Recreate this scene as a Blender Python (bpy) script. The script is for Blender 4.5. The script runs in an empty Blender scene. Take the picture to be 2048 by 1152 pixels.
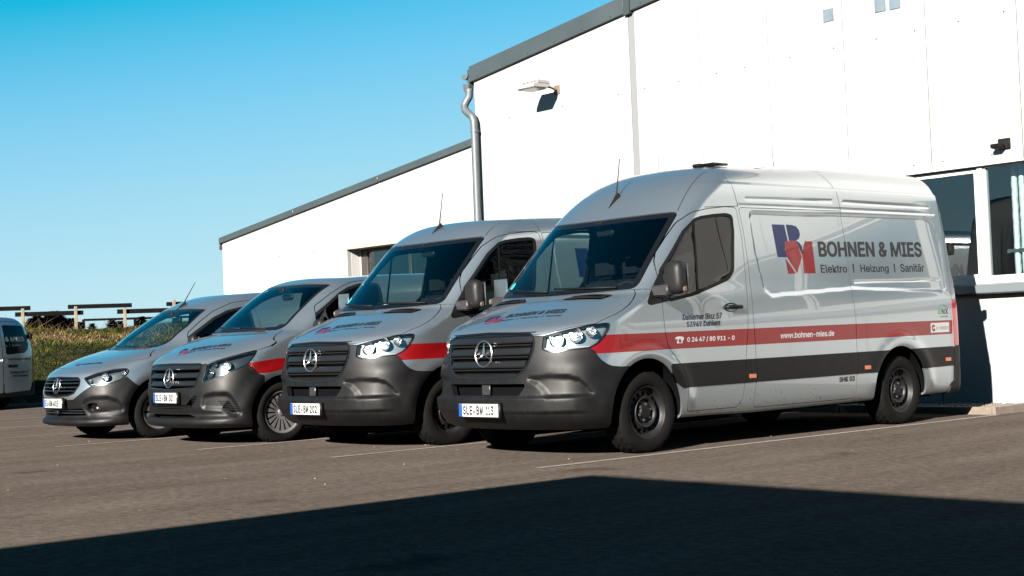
import bpy, bmesh, math, random
import numpy as np
from mathutils import Vector, Matrix

random.seed(7); RNG = np.random.default_rng(11)
SC = bpy.context.scene
COL = SC.collection
R = math.radians

# ---------------------------------------------------------------- camera, sky, sun, exposure
cam_d = bpy.data.cameras.new('camera'); cam = bpy.data.objects.new('camera', cam_d); COL.objects.link(cam)
cam_d.sensor_width = 36; cam_d.lens = 2934.8/2048*36; cam_d.clip_start = .1; cam_d.clip_end = 5000
YAW, PITCH, ROLL = -.8583, .0356, -.0388
_f = Vector((math.sin(YAW)*math.cos(PITCH), math.cos(YAW)*math.cos(PITCH), math.sin(PITCH)))
_r = Vector((math.cos(YAW), -math.sin(YAW), 0)); _u = _r.cross(_f)
_r2 = math.cos(ROLL)*_r + math.sin(ROLL)*_u; _u2 = -math.sin(ROLL)*_r + math.cos(ROLL)*_u
cam.matrix_world = Matrix(((_r2.x, _u2.x, -_f.x, 9.6663), (_r2.y, _u2.y, -_f.y, -7.9713), (_r2.z, _u2.z, -_f.z, .9971), (0, 0, 0, 1)))
SC.camera = cam

SUN = Vector((-.38, 1, -.45)).normalized()
world = bpy.data.worlds.new('World'); SC.world = world; world.use_nodes = True
wn = world.node_tree.nodes; wl = world.node_tree.links; wn.clear()
sky = wn.new('ShaderNodeTexSky'); sky.sky_type = 'NISHITA'; sky.sun_disc = False
sky.sun_elevation = math.asin(-SUN.z); sky.sun_rotation = math.atan2(-SUN.x, -SUN.y)
sky.altitude = 500; sky.air_density = 1.0; sky.dust_density = 0; sky.ozone_density = 6
# the photograph's sky is graded towards cyan: steeper red, slightly lifted green and blue
bg = wn.new('ShaderNodeBackground'); bg.inputs[1].default_value = .06
sep = wn.new('ShaderNodeSeparateColor'); comb = wn.new('ShaderNodeCombineColor'); wl.new(sky.outputs[0], sep.inputs[0])
def mth(op, a, b_):
    n = wn.new('ShaderNodeMath'); n.operation = op
    for k, v in enumerate((a, b_)):
        if isinstance(v, (int, float)): n.inputs[k].default_value = v
        else: wl.new(v, n.inputs[k])
    return n
for ch, (c, k, lo) in enumerate(((1.83, 2.40, .024), (2.62, 3.95, .40))):
    q = mth('MAXIMUM', mth('SUBTRACT', c, mth('DIVIDE', k, sep.outputs[ch]).outputs[0]).outputs[0], mth('MINIMUM', mth('MULTIPLY', sep.outputs[ch], lo).outputs[0], 1.05).outputs[0]); wl.new(q.outputs[0], comb.inputs[ch])
q = mth('SMOOTH_MIN', mth('MULTIPLY', sep.outputs[2], .350).outputs[0], 2.28); q.inputs[2].default_value = .28; wl.new(q.outputs[0], comb.inputs[2])
wl.new(comb.outputs[0], bg.inputs[0])
out = wn.new('ShaderNodeOutputWorld')
wl.new(bg.outputs[0], out.inputs[0])

sd = bpy.data.lights.new('sun', 'SUN'); sd.energy = 5.0; sd.angle = R(.53); sd.color = (1, .93, .84)
sun = bpy.data.objects.new('sun', sd); COL.objects.link(sun); sun.rotation_euler = SUN.to_track_quat('-Z', 'Y').to_euler(); sun.location = (8, -20, 12)

SC.view_settings.view_transform = 'Standard'; SC.view_settings.look = 'None'; SC.view_settings.gamma = 1
SC.view_settings.use_curve_mapping = False; SC.view_settings.exposure = 2.7
SC.render.engine = 'CYCLES'
SC.cycles.max_bounces = 8; SC.cycles.transparent_max_bounces = 16; SC.cycles.caustics_reflective = False; SC.cycles.caustics_refractive = False

# ---------------------------------------------------------------- materials
MATS = {}
def mat(name, col, rough=.5, metal=0, coat=0, spec=.5, var=0, scale=6, bump=0, bscale=200, emit=None, bdist=.02):
    if name in MATS: return MATS[name]
    if metal < .6: col = tuple(.45*c for c in col)
    m = bpy.data.materials.new(name); m.use_nodes = True; nt = m.node_tree; b = nt.nodes['Principled BSDF']
    b.inputs['Base Color'].default_value = (*col, 1); b.inputs['Roughness'].default_value = rough
    b.inputs['Metallic'].default_value = metal; b.inputs['Coat Weight'].default_value = coat; b.inputs['Coat Roughness'].default_value = .03
    b.inputs['Specular IOR Level'].default_value = spec
    if var or bump:
        tc = nt.nodes.new('ShaderNodeTexCoord')
    if var:
        n = nt.nodes.new('ShaderNodeTexNoise'); n.inputs['Scale'].default_value = scale; n.inputs['Detail'].default_value = 6
        mp = nt.nodes.new('ShaderNodeMapRange'); mp.inputs[1].default_value = .3; mp.inputs[2].default_value = .7; mp.inputs[3].default_value = 1-var; mp.inputs[4].default_value = 1+var
        mx = nt.nodes.new('ShaderNodeVectorMath'); mx.operation = 'SCALE'; mx.inputs[0].default_value = col
        nt.links.new(tc.outputs['Object'], n.inputs['Vector']); nt.links.new(n.outputs[0], mp.inputs[0]); nt.links.new(mp.outputs[0], mx.inputs['Scale']); nt.links.new(mx.outputs[0], b.inputs['Base Color'])
        m2 = nt.nodes.new('ShaderNodeMapRange'); m2.inputs[1].default_value = .3; m2.inputs[2].default_value = .7; m2.inputs[3].default_value = max(.02, rough*(1-var)); m2.inputs[4].default_value = min(1, rough*(1+var))
        nt.links.new(n.outputs[0], m2.inputs[0]); nt.links.new(m2.outputs[0], b.inputs['Roughness'])
    if bump:
        n2 = nt.nodes.new('ShaderNodeTexNoise'); n2.inputs['Scale'].default_value = bscale; n2.inputs['Detail'].default_value = 4
        bp = nt.nodes.new('ShaderNodeBump'); bp.inputs['Strength'].default_value = bump; bp.inputs['Distance'].default_value = bdist
        nt.links.new(tc.outputs['Object'], n2.inputs['Vector']); nt.links.new(n2.outputs[0], bp.inputs['Height']); nt.links.new(bp.outputs[0], b.inputs['Normal'])
    MATS[name] = m; return m

def glass_mat(name, tintc, refl=1.0, ior=1.5):
    """thin tinted sheet: clear transmission with a Fresnel mirror on top"""
    m = bpy.data.materials.new(name); m.use_nodes = True; nt = m.node_tree; nt.nodes.clear()
    o = nt.nodes.new('ShaderNodeOutputMaterial'); mix = nt.nodes.new('ShaderNodeMixShader'); t = nt.nodes.new('ShaderNodeBsdfTransparent'); g = nt.nodes.new('ShaderNodeBsdfGlossy')
    f = nt.nodes.new('ShaderNodeFresnel'); f.inputs[0].default_value = ior; t.inputs[0].default_value = (*tintc, 1); g.inputs['Roughness'].default_value = .01
    g.inputs[0].default_value = (refl, refl, refl, 1)
    geo = nt.nodes.new('ShaderNodeNewGeometry'); io = nt.nodes.new('ShaderNodeMapRange'); io.inputs[3].default_value = ior; io.inputs[4].default_value = 1/ior   # same mirror from either face of the sheet
    nt.links.new(geo.outputs['Backfacing'], io.inputs[0]); nt.links.new(io.outputs[0], f.inputs[0])
    nt.links.new(f.outputs[0], mix.inputs[0]); nt.links.new(t.outputs[0], mix.inputs[1]); nt.links.new(g.outputs[0], mix.inputs[2]); nt.links.new(mix.outputs[0], o.inputs[0])
    MATS[name] = m; return m

def paint_mat():
    """silver metallic lacquer with road film and splashes low on the flanks"""
    m = bpy.data.materials.new('silver_paint'); m.use_nodes = True; nt = m.node_tree; b = nt.nodes['Principled BSDF']; L = nt.links.new; N = nt.nodes.new
    b.inputs['Metallic'].default_value = .88; b.inputs['Coat Weight'].default_value = 1; b.inputs['Coat Roughness'].default_value = .02; b.inputs['Coat IOR'].default_value = 1.5
    tc = N('ShaderNodeTexCoord'); sp = N('ShaderNodeSeparateXYZ'); L(tc.outputs['Object'], sp.inputs[0])
    n1 = N('ShaderNodeTexNoise'); n1.inputs['Scale'].default_value = 42; n1.inputs['Detail'].default_value = 3; L(tc.outputs['Object'], n1.inputs['Vector'])
    hi = N('ShaderNodeMapRange'); hi.inputs[1].default_value = .62; hi.inputs[2].default_value = .28; hi.inputs[3].default_value = 0; hi.inputs[4].default_value = .13; L(sp.outputs['Z'], hi.inputs[0])
    th = N('ShaderNodeMath'); th.operation = 'ADD'; L(n1.outputs[0], th.inputs[0]); L(hi.outputs[0], th.inputs[1])
    sm = N('ShaderNodeMapRange'); sm.inputs[1].default_value = .755; sm.inputs[2].default_value = .80; L(th.outputs[0], sm.inputs[0])
    n2 = N('ShaderNodeTexNoise'); n2.inputs['Scale'].default_value = 3.2; n2.inputs['Detail'].default_value = 7; L(tc.outputs['Object'], n2.inputs['Vector'])
    fz = N('ShaderNodeMapRange'); fz.inputs[1].default_value = .60; fz.inputs[2].default_value = .25; fz.inputs[3].default_value = 0; fz.inputs[4].default_value = .55; L(sp.outputs['Z'], fz.inputs[0])
    fm = N('ShaderNodeMath'); fm.operation = 'MULTIPLY'; L(fz.outputs[0], fm.inputs[0]); L(n2.outputs[0], fm.inputs[1])
    c1 = N('ShaderNodeMix'); c1.data_type = 'RGBA'; c1.inputs[6].default_value = (.232, .262, .282, 1); c1.inputs[7].default_value = (.15, .137, .120, 1); L(fm.outputs[0], c1.inputs[0])
    c2 = N('ShaderNodeMix'); c2.data_type = 'RGBA'; c2.inputs[7].default_value = (.018, .014, .011, 1); L(c1.outputs[2], c2.inputs[6]); L(sm.outputs[0], c2.inputs[0]); L(c2.outputs[2], b.inputs['Base Color'])
    rr = N('ShaderNodeMapRange'); rr.inputs[3].default_value = .29; rr.inputs[4].default_value = .60; L(fm.outputs[0], rr.inputs[0]); L(rr.outputs[0], b.inputs['Roughness'])
    cw = N('ShaderNodeMapRange'); cw.inputs[1].default_value = 0; cw.inputs[2].default_value = .3; cw.inputs[3].default_value = 1; cw.inputs[4].default_value = .35; L(fm.outputs[0], cw.inputs[0]); L(cw.outputs[0], b.inputs['Coat Weight'])
    MATS['silver_paint'] = m; return m

PAINT = paint_mat()
PLASTIC = mat('black_bumper_plastic', (.0044, .0044, .0049), .5, spec=.15, var=.12, scale=9, bump=.12, bscale=900, bdist=.002)
GLOSSBLK = mat('gloss_black', (.005, .005, .006), .2, spec=.4)
DARK = mat('dark_liner', (.003, .003, .0035), .9, spec=.02)
CABIN = mat('cabin_trim', (.010, .0105, .0115), .7, spec=.12)
SEATM = mat('seat_fabric', (.006, .006, .007), .9, spec=.06, bump=.2, bscale=300)
RUBBER = mat('tyre_rubber', (.0036, .0033, .0030), .85, spec=.08, var=.25, scale=14)
MIRRORP = mat('sunlit_mirror_plastic', (.022, .0215, .022), .5, spec=.3, bump=.1, bscale=900, bdist=.002)  # paler than the bumper plastic: sun on the mirrors is put into the colour
SEAL = mat('rubber_seal', (.004, .004, .004), .6, spec=.12)
STEEL = mat('wheel_steel', (.010, .0105, .0115), .5, .1, spec=.2, var=.15, scale=20)
ALLOY = mat('wheel_alloy', (.16, .16, .165), .36, .7)
CHROME = mat('chrome', (.42, .43, .44), .28, 1)
REFLECT = mat('lamp_reflector', (.46, .48, .49), .24, 1)
LAMPGREY = mat('lamp_bezel', (.17, .18, .19), .3, .7)
REDFILM = mat('red_film', (.145, .0015, .0025), .32, coat=.22, spec=.3)
BLUEFILM = mat('blue_film', (.0028, .011, .060), .36, spec=.3)
TEXTDK = mat('charcoal_film', (.012, .012, .013), .42, spec=.3)
TEXTBLUE = mat('navy_film', (.008, .014, .042), .42, spec=.3)
TEXTWH = mat('white_film', (.42, .42, .42), .4)
TEAL = mat('teal_sticker', (.02, .42, .36), .5)
PLATEW = mat('plate_white', (.46, .46, .45), .35)
PLATEB = mat('plate_blue', (.006, .06, .27), .4)
PLATEK = mat('plate_black', (.005, .005, .005), .5)
ORANGE = mat('orange_lens', (.36, .07, .008), .2, coat=.7)
REDLENS = mat('red_lens', (.30, .008, .008), .15, coat=1)
CLEARL = mat('clear_lens', (.4, .41, .42), .15, .3)
GREENF = mat('green_film', (.03, .30, .08), .4)
WHITEMETAL = mat('white_cladding', (.345, .345, .34), .5, var=.03, scale=1.3)
GLASS = glass_mat('window_glass', (.62, .74, .70), .75, 1.5)
WSGLASS = glass_mat('windscreen_glass', (.66, .83, .84), 1.0, 1.5)
LENS = glass_mat('lamp_glass', (.93, .95, .96), .9, 1.5)
BLDGLASS = glass_mat('building_glass', (.74, .82, .82), 1.0, 1.7)

# ---------------------------------------------------------------- object helpers
def islands(F, n):
    """label the connected pieces of a triangle mesh"""
    lab = np.arange(n)
    while True:
        m = lab[F].min(1); new = lab.copy(); np.minimum.at(new, F.ravel(), np.repeat(m, 3)); new = new[new]
        if (new == lab).all(): return lab
        lab = new
def link(name, me, parent=None, loc=None):
    o = bpy.data.objects.new(name, me); COL.objects.link(o)
    if parent: o.parent = parent
    if loc is not None: o.location = loc
    return o
def tag(o, label=None, cat=None, group=None, kind=None):
    for k, v in (('label', label), ('category', cat), ('group', group), ('kind', kind)):
        if v: o[k] = v
    return o
def thing(name, label, cat, loc=(0, 0, 0), rz=0, group=None):
    o = bpy.data.objects.new(name, None); COL.objects.link(o); o.location = loc; o.rotation_euler = (0, 0, rz); o.empty_display_size = .2
    return tag(o, label, cat, group)
def mesh_np(name, V, F, m, parent=None, smooth=False, N=None, sharp=0, mats=None, mi=None):
    me = bpy.data.meshes.new(name); V = np.asarray(V, np.float32)
    if isinstance(F, np.ndarray) and F.ndim == 2:
        k = F.shape[1]; me.vertices.add(len(V)); me.vertices.foreach_set('co', V.ravel())
        me.loops.add(F.size); me.loops.foreach_set('vertex_index', F.astype(np.int32).ravel())
        me.polygons.add(len(F)); me.polygons.foreach_set('loop_start', np.arange(0, F.size, k, dtype=np.int32))
        me.update(calc_edges=True); me.validate()
    else:
        me.from_pydata(V.tolist(), [], [list(f) for f in F]); me.update()
    for q in (mats or [m]): me.materials.append(q)
    if mi is not None: me.polygons.foreach_set('material_index', np.asarray(mi, np.int32))
    if smooth: me.polygons.foreach_set('use_smooth', np.ones(len(me.polygons), bool))
    if sharp: me.set_sharp_from_angle(angle=R(sharp))
    if N is not None and len(N) == len(me.vertices):
        me.normals_split_custom_set_from_vertices(np.asarray(N, np.float32).tolist())
    return link(name, me, parent)
class MB:
    """collects simple solids into one mesh"""
    def __init__(s): s.V = []; s.F = []
    def add(s, V, F):
        o = len(s.V); s.V += [tuple(v) for v in V]; s.F += [[i+o for i in f] for f in F]; return s
    def box(s, x0, x1, y0, y1, z0, z1):
        V = [(x, y, z) for z in (z0, z1) for y in (y0, y1) for x in (x0, x1)]
        return s.add(V, [(0,2,3,1),(4,5,7,6),(0,1,5,4),(2,6,7,3),(0,4,6,2),(1,3,7,5)])
    def prism(s, poly, axis, a, b):
        """polygon in the two other axes (in x,y,z order), pushed from a to b along axis"""
        n = len(poly); V = []
        for t in (a, b):
            for p, q in poly: V.append((t, p, q) if axis == 0 else (p, t, q) if axis == 1 else (p, q, t))
        F = [list(range(n))[::-1], list(range(n, 2*n))] + [(i, (i+1) % n, n+(i+1) % n, n+i) for i in range(n)]
        return s.add(V, F)
    def tube(s, pts, r, n=10, cap=True):
        P = [Vector(p) for p in pts]; V = []; rr = r if hasattr(r, '__len__') else [r]*len(P)
        up = None
        for i, p in enumerate(P):
            d = (P[min(i+1, len(P)-1)]-P[max(i-1, 0)]).normalized()
            if up is None: up = d.orthogonal().normalized()
            up = (up-d*up.dot(d)).normalized(); sd_ = d.cross(up)
            for k in range(n):
                a = 2*math.pi*k/n; V.append(p+(up*math.cos(a)+sd_*math.sin(a))*rr[i])
        F = [(i*n+k, i*n+(k+1) % n, (i+1)*n+(k+1) % n, (i+1)*n+k) for i in range(len(P)-1) for k in range(n)]
        if cap: F += [list(range(n))[::-1], list(range((len(P)-1)*n, len(P)*n))]
        return s.add(V, F)
    def build(s, name, m, parent=None, bevel=0, smooth=False, seg=2):
        me = bpy.data.meshes.new(name); me.from_pydata(s.V, [], s.F); me.update()
        bm = bmesh.new(); bm.from_mesh(me); bmesh.ops.recalc_face_normals(bm, faces=bm.faces)
        rnd = []
        if bevel:
            for f in bm.faces: f.tag = True
            res = bmesh.ops.bevel(bm, geom=[e for e in bm.edges], offset=bevel, segments=seg, affect='EDGES', clamp_overlap=True)
            for f in res['faces']: f.smooth = True
        bm.to_mesh(me); bm.free(); me.materials.append(m)
        if smooth: me.polygons.foreach_set('use_smooth', np.ones(len(me.polygons), bool))
        return link(name, me, parent)
def struct(o): o['kind'] = 'structure'; return o
def box_obj(name, b, m, parent=None, bevel=0):
    return MB().box(*b).build(name, m, parent, bevel)
# ---------------------------------------------------------------- shell maths (numpy)
def tab(zs, ys, lo, hi, sig=.006, n=6000):
    """smooth 1-D profile: monotone cubic through the points, lightly blurred"""
    zs = np.asarray(zs, float); ys = np.asarray(ys, float)
    h = np.diff(zs); d = np.diff(ys) / h
    m = np.zeros(len(zs)); m[0] = d[0]; m[-1] = d[-1]
    for i in range(1, len(zs) - 1):
        if d[i-1] * d[i] > 0:
            w1 = 2*h[i] + h[i-1]; w2 = h[i] + 2*h[i-1]
            m[i] = (w1 + w2) / (w1 / d[i-1] + w2 / d[i])
    g = np.linspace(lo, hi, n); k = np.clip(np.searchsorted(zs, g) - 1, 0, len(h) - 1)
    t = (g - zs[k]) / h[k]; tt = np.clip(t, 0, 1)
    v = (2*tt**3-3*tt**2+1)*ys[k] + (tt**3-2*tt**2+tt)*h[k]*m[k] + (-2*tt**3+3*tt**2)*ys[k+1] + (tt**3-tt**2)*h[k]*m[k+1]
    v = v + np.where(t > 1, (t-1)*h[k]*m[k+1], 0) + np.where(t < 0, t*h[k]*m[k], 0)
    step = g[1] - g[0]; r = max(1, int(3*sig/step)); kx = np.arange(-r, r+1)*step
    kern = np.exp(-.5*(kx/sig)**2); kern /= kern.sum()
    v = np.convolve(np.concatenate([v[0]+(v[0]-v[1])*np.arange(r,0,-1), v, v[-1]+(v[-1]-v[-2])*np.arange(1,r+1)]), kern, 'valid')
    return lambda z: np.interp(z, g, v)

def smax(a, b, k):
    h = np.maximum(k - np.abs(a - b), 0) / k
    return np.maximum(a, b) + h*h*k*.25

def sstep(a, b, x):
    t = np.clip((x - a) / (b - a), 0, 1); return t*t*(3-2*t)

def psdf(U, W, poly):
    """signed distance to a closed polygon, negative inside"""
    P = np.asarray(poly, float); Q = np.roll(P, -1, 0)
    d2 = np.full(U.shape, 1e9); ins = np.zeros(U.shape, bool)
    for (ax, ay), (bx, by) in zip(P, Q):
        ex, ey = bx-ax, by-ay; L = ex*ex+ey*ey
        if L < 1e-14: continue
        t = np.clip(((U-ax)*ex+(W-ay)*ey)/L, 0, 1)
        d2 = np.minimum(d2, (U-ax-t*ex)**2+(W-ay-t*ey)**2)
        c = ((ay > W) != (by > W)) & (U < ex*(W-ay)/np.where(abs(by-ay) < 1e-12, 1e-12, by-ay)+ax)
        ins ^= c
    return np.where(ins, -1, 1)*np.sqrt(d2)

def lsdf(U, W, pts):
    d2 = np.full(U.shape, 1e9)
    for (ax, ay), (bx, by) in zip(pts[:-1], pts[1:]):
        ex, ey = bx-ax, by-ay; t = np.clip(((U-ax)*ex+(W-ay)*ey)/(ex*ex+ey*ey), 0, 1)
        d2 = np.minimum(d2, (U-ax-t*ex)**2+(W-ay-t*ey)**2)
    return np.sqrt(d2)

def rpoly(pts, r=.03, n=5):
    """polygon with rounded corners; a point may carry its own radius"""
    out = []; P = [np.array(p[:2], float) for p in pts]; m = len(P)
    for i in range(m):
        a, b, c = P[i-1], P[i], P[(i+1) % m]; ri = pts[i][2] if len(pts[i]) > 2 else r
        u = a-b; v = c-b; lu = np.linalg.norm(u); lv = np.linalg.norm(v)
        if ri <= 0 or lu < 1e-6 or lv < 1e-6: out.append(b); continue
        u /= lu; v /= lv; ang = np.arccos(np.clip(u@v, -1, 1))
        if ang > 3.0: out.append(b); continue
        d = min(ri/np.tan(ang/2), .48*lu, .48*lv)
        s, e = b+u*d, b+v*d
        for k in range(n+1):
            t = k/n; out.append((1-t)**2*s+2*t*(1-t)*b+t*t*e)
    return np.array(out)

def smooth_closed(pts, n=5):
    P = np.asarray(pts, float); m = len(P); out = []
    for i in range(m):
        p0, p1, p2, p3 = P[i-1], P[i], P[(i+1) % m], P[(i+2) % m]
        for k in range(n):
            t = k/n
            out.append(.5*(2*p1+(p2-p0)*t+(2*p0-5*p1+4*p2-p3)*t*t+(3*p1-p0-3*p2+p3)*t**3))
    return np.array(out)

class Body:
    """smooth van body: nose outline swept up a front profile, roof, tail, underside and pressed features"""
    def __init__(s, **k):
        s.__dict__.update(k); s.feats = []
        s.yn = tab(*zip(*s.front), 0, 3.2, s.get('sigf', .008)); s.wz = tab(*zip(*s.width), 0, 3.2, .02)
        s.yr = tab(*zip(*s.rear), 0, 3.2, .015); s.az = tab(*zip(*s.nose), 0, 3.2, .03)
        s.zr = tab(*zip(*s.roof), -1, 8, .05)
        s.zb = tab(*zip(*s.under), -1, 8, .01)
    def get(s, a, d): return s.__dict__.get(a, d)
    def f(s, x, y, z):
        ax = np.abs(x); w = s.wz(z)
        n = s.get('n', 2.6); a = s.az(z); yy = y - s.yn(z); b = s.get('rb', .14); rr = s.yr(z) - y
        w = w - s.taper(y, z) if 'taper' in s.__dict__ else w
        e = (ax/w)**n + (np.maximum(a-yy, 0)/a)**n + (np.maximum(b-rr, 0)/b)**n
        ft = (e**(1/n)-1)*w
        fr = z - s.zr(y) + s.get('crown', .04)*(ax/.9)**2
        o = smax(ft, fr, s.get('kr', .25))
        o = smax(o, s.zb(y) - z, .05)
        for q in s.feats: o = o + q(ax, y, z)
        return o
    def grad(s, x, y, z, h=.0025):
        f = s.f
        return np.stack([f(x+h,y,z)-f(x-h,y,z), f(x,y+h,z)-f(x,y-h,z), f(x,y,z+h)-f(x,y,z-h)], 1)/(2*h)
    def normal(s, P, h=.004):
        g = s.grad(P[:,0], P[:,1], P[:,2], h); return g/np.maximum(np.linalg.norm(g, axis=1), 1e-9)[:,None]
    def project(s, P, it=5):
        for _ in range(it):
            v = s.f(P[:,0], P[:,1], P[:,2]); g = s.grad(P[:,0], P[:,1], P[:,2]); q = (g*g).sum(1)
            st = g*(v/np.maximum(q, .05))[:,None]; L = np.linalg.norm(st, axis=1); st *= np.minimum(1, .02/np.maximum(L,1e-9))[:,None]
            P = P - st
        return P
    def mesh(s, xs, ys, zs):
        """surface nets over a rectilinear grid, settled onto f = 0"""
        xp = xs[xs > 0]
        v = s.f(xp[:,None,None], ys[None,:,None], zs[None,None,:]); v = np.concatenate([v[::-1], v], 0)
        xs = np.concatenate([-xp[::-1], xp]); ax = [xs, ys, zs]; ins = v < 0
        S = v.shape; acc = np.zeros((S[0]-1, S[1]-1, S[2]-1, 3), np.float32); cnt = np.zeros(acc.shape[:3], np.float32); quads = []
        cid = np.arange(cnt.size).reshape(cnt.shape)
        for d in range(3):
            lo = [slice(None)]*3; hi = [slice(None)]*3; lo[d] = slice(0, -1); hi[d] = slice(1, None)
            a, b = v[tuple(lo)], v[tuple(hi)]; I = np.argwhere((a < 0) != (b < 0))
            va = a[tuple(I.T)]; vb = b[tuple(I.T)]; t = va/(va-vb)
            P = np.stack([ax[k][I[:,k]] for k in range(3)], 1); P[:,d] += t*(ax[d][I[:,d]+1]-ax[d][I[:,d]])
            o1, o2 = (d+1) % 3, (d+2) % 3; ids = []
            ok = np.ones(len(I), bool)
            for (q1, q2) in ((-1,-1),(0,-1),(0,0),(-1,0)):
                J = I.copy(); J[:,o1] += q1; J[:,o2] += q2
                ok &= (J >= 0).all(1) & (J < np.array(cnt.shape)).all(1); ids.append(J)
            for J in ids:
                Jk = J[ok]; np.add.at(cnt, tuple(Jk.T), 1); np.add.at(acc, tuple(Jk.T), P[ok])
            q = np.stack([cid[tuple(J[ok].T)] for J in ids], 1); fl = va[ok] < 0
            quads.append(np.where(fl[:,None], q, q[:,::-1]))
        quads = np.concatenate(quads); used = np.unique(quads); mp = np.full(cnt.size, -1); mp[used] = np.arange(len(used))
        V = (acc.reshape(-1,3)[used]/cnt.reshape(-1)[used][:,None]).astype(float)
        V = s.project(V, 4); Q = mp[quads]
        F = np.concatenate([Q[:,[0,1,2]], Q[:,[0,2,3]]])
        return Shell(V, s.normal(V), F)

class Shell:
    def __init__(s, V, N, F): s.V, s.N, s.F = V, N, F
    def compact(s):
        u, inv = np.unique(s.F, return_inverse=True); return Shell(s.V[u], s.N[u], inv.reshape(-1,3))
    def clip(s, val):
        """-> (part where val < 0, part where val > 0), cut along val = 0"""
        val = np.where(np.abs(val) < 1e-7, 1e-7, val); neg = val < 0; fn = neg[s.F]; c = fn.sum(1)
        A, B = s.F[c == 3], s.F[c == 0]; M = s.F[(c == 1) | (c == 2)]; mn = neg[M]; cc = mn.sum(1)
        if len(M) == 0: return Shell(s.V, s.N, A).compact(), Shell(s.V, s.N, B).compact()
        lone = np.where(cc == 1, mn.argmax(1), (~mn).argmax(1)); r = np.arange(len(M))
        p, q, t = M[r, lone], M[r, (lone+1) % 3], M[r, (lone+2) % 3]
        def mid(a, b):
            lo, hi = np.minimum(a, b), np.maximum(a, b); return lo*np.int64(len(s.V))+hi
        k = np.concatenate([mid(p, q), mid(p, t)]); u, inv = np.unique(k, return_inverse=True)
        a, b = u//len(s.V), u % len(s.V); w = (val[a]/(val[a]-val[b]))[:,None]
        w = np.clip(w, .002, .998)
        V = np.concatenate([s.V, s.V[a]*(1-w)+s.V[b]*w]); Nn = s.N[a]*(1-w)+s.N[b]*w
        N = np.concatenate([s.N, Nn/np.linalg.norm(Nn, axis=1)[:,None]])
        m1, m2 = inv[:len(M)]+len(s.V), inv[len(M):]+len(s.V)
        T1 = np.stack([p, m1, m2], 1); T2 = np.concatenate([np.stack([m1, q, t], 1), np.stack([m1, t, m2], 1)])
        l2 = np.concatenate([cc, cc])
        ins = np.concatenate([A, T1[cc == 1], T2[l2 == 2]]); out = np.concatenate([B, T1[cc == 2], T2[l2 == 1]])
        return Shell(V, N, ins).compact(), Shell(V, N, out).compact()
    def boundary(s):
        E = np.concatenate([s.F[:,[0,1]], s.F[:,[1,2]], s.F[:,[2,0]]]); k = np.sort(E, 1)
        key = k[:,0]*np.int64(len(s.V))+k[:,1]; u, i, n = np.unique(key, return_index=True, return_counts=True)
        return E[i[n == 1]]
# ---------------------------------------------------------------- vans
def split(S, fn, g=0):
    """-> inside, outside of a region, leaving a joint 2g wide between them"""
    a, b = S.clip(fn(S.V)+g)
    if g: b = b.clip(fn(b.V)-g)[1]
    return a, b
def fr(poly, y1=1.35, z0=-1):      # front view, mirrored
    poly = np.array([q[:2] for q in poly]) if not isinstance(poly, np.ndarray) else poly
    return lambda V: np.maximum(np.maximum(psdf(np.abs(V[:,0]), V[:,2], poly), V[:,1]-y1), z0-V[:,2])
def co(poly, y1=1.2):              # seen along the front corner, mirrored
    return lambda V: np.maximum(psdf((np.abs(V[:,0])+V[:,1])*.70711, V[:,2], np.asarray(poly)), V[:,1]-y1)
def si(poly, s=0, xm=.35):         # seen from the side; s = +1 / -1 for one flank only
    return lambda V: np.maximum(psdf(V[:,1], V[:,2], np.asarray(poly)), xm-(np.abs(V[:,0]) if s == 0 else s*V[:,0]))
def put(name, S, m, parent, off=0, rim=0, smooth=True):
    """a shell piece as a mesh: its faces keep the body's own curvature, its cut edge is turned inwards by rim"""
    if len(S.F) == 0: return None
    V = S.V+S.N*off; F = S.F; N = S.N
    if rim:
        E = S.boundary(); n0 = len(V); u, inv = np.unique(E, return_inverse=True); inv = inv.reshape(-1, 2)
        a, b = E[:,0], E[:,1]; t = S.V[b]-S.V[a]; fl = np.cross(t, S.N[a]); fl /= np.maximum(np.linalg.norm(fl, axis=1), 1e-9)[:,None]
        acc = np.zeros((len(u), 3)); np.add.at(acc, inv[:,0], fl); np.add.at(acc, inv[:,1], fl); acc /= np.maximum(np.linalg.norm(acc, axis=1), 1e-9)[:,None]
        top = V[u]; bot = V[u]-S.N[u]*rim; k = len(u)
        V = np.concatenate([V, top, bot]); N = np.concatenate([N, acc, acc])
        i, j = inv[:,0]+n0, inv[:,1]+n0
        F = np.concatenate([F, np.stack([i, i+k, j+k], 1), np.stack([i, j+k, j], 1)])
    return mesh_np(name, V, F, m, parent, smooth, N)
def put_each(name, S, m, parent, off=0, rim=0):
    if len(S.F) == 0: return
    lab = islands(S.F, len(S.V))[S.F[:,0]]
    for k in np.unique(lab):
        q = Shell(S.V, S.N, S.F[lab == k]).compact()
        if np.ptp(q.V, 0).max() > .02: put(name, q, m, parent, off, rim)
def yfront(b, x, z, lo=-.3, hi=2.6):
    x = np.asarray(x, float); z = np.asarray(z, float); lo = np.full(x.shape, lo); hi = np.full(x.shape, hi)
    for _ in range(22):
        m = (lo+hi)/2; ins = b.f(x, m, z) < 0; hi = np.where(ins, m, hi); lo = np.where(ins, lo, m)
    return hi
def xside(b, y, z, s=1):
    y = np.asarray(y, float); z = np.asarray(z, float); lo = np.zeros(y.shape); hi = np.full(y.shape, 1.2)
    for _ in range(22):
        m = (lo+hi)/2; ins = b.f(m, y, z) < 0; lo = np.where(ins, m, lo); hi = np.where(ins, hi, m)
    return s*lo
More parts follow.
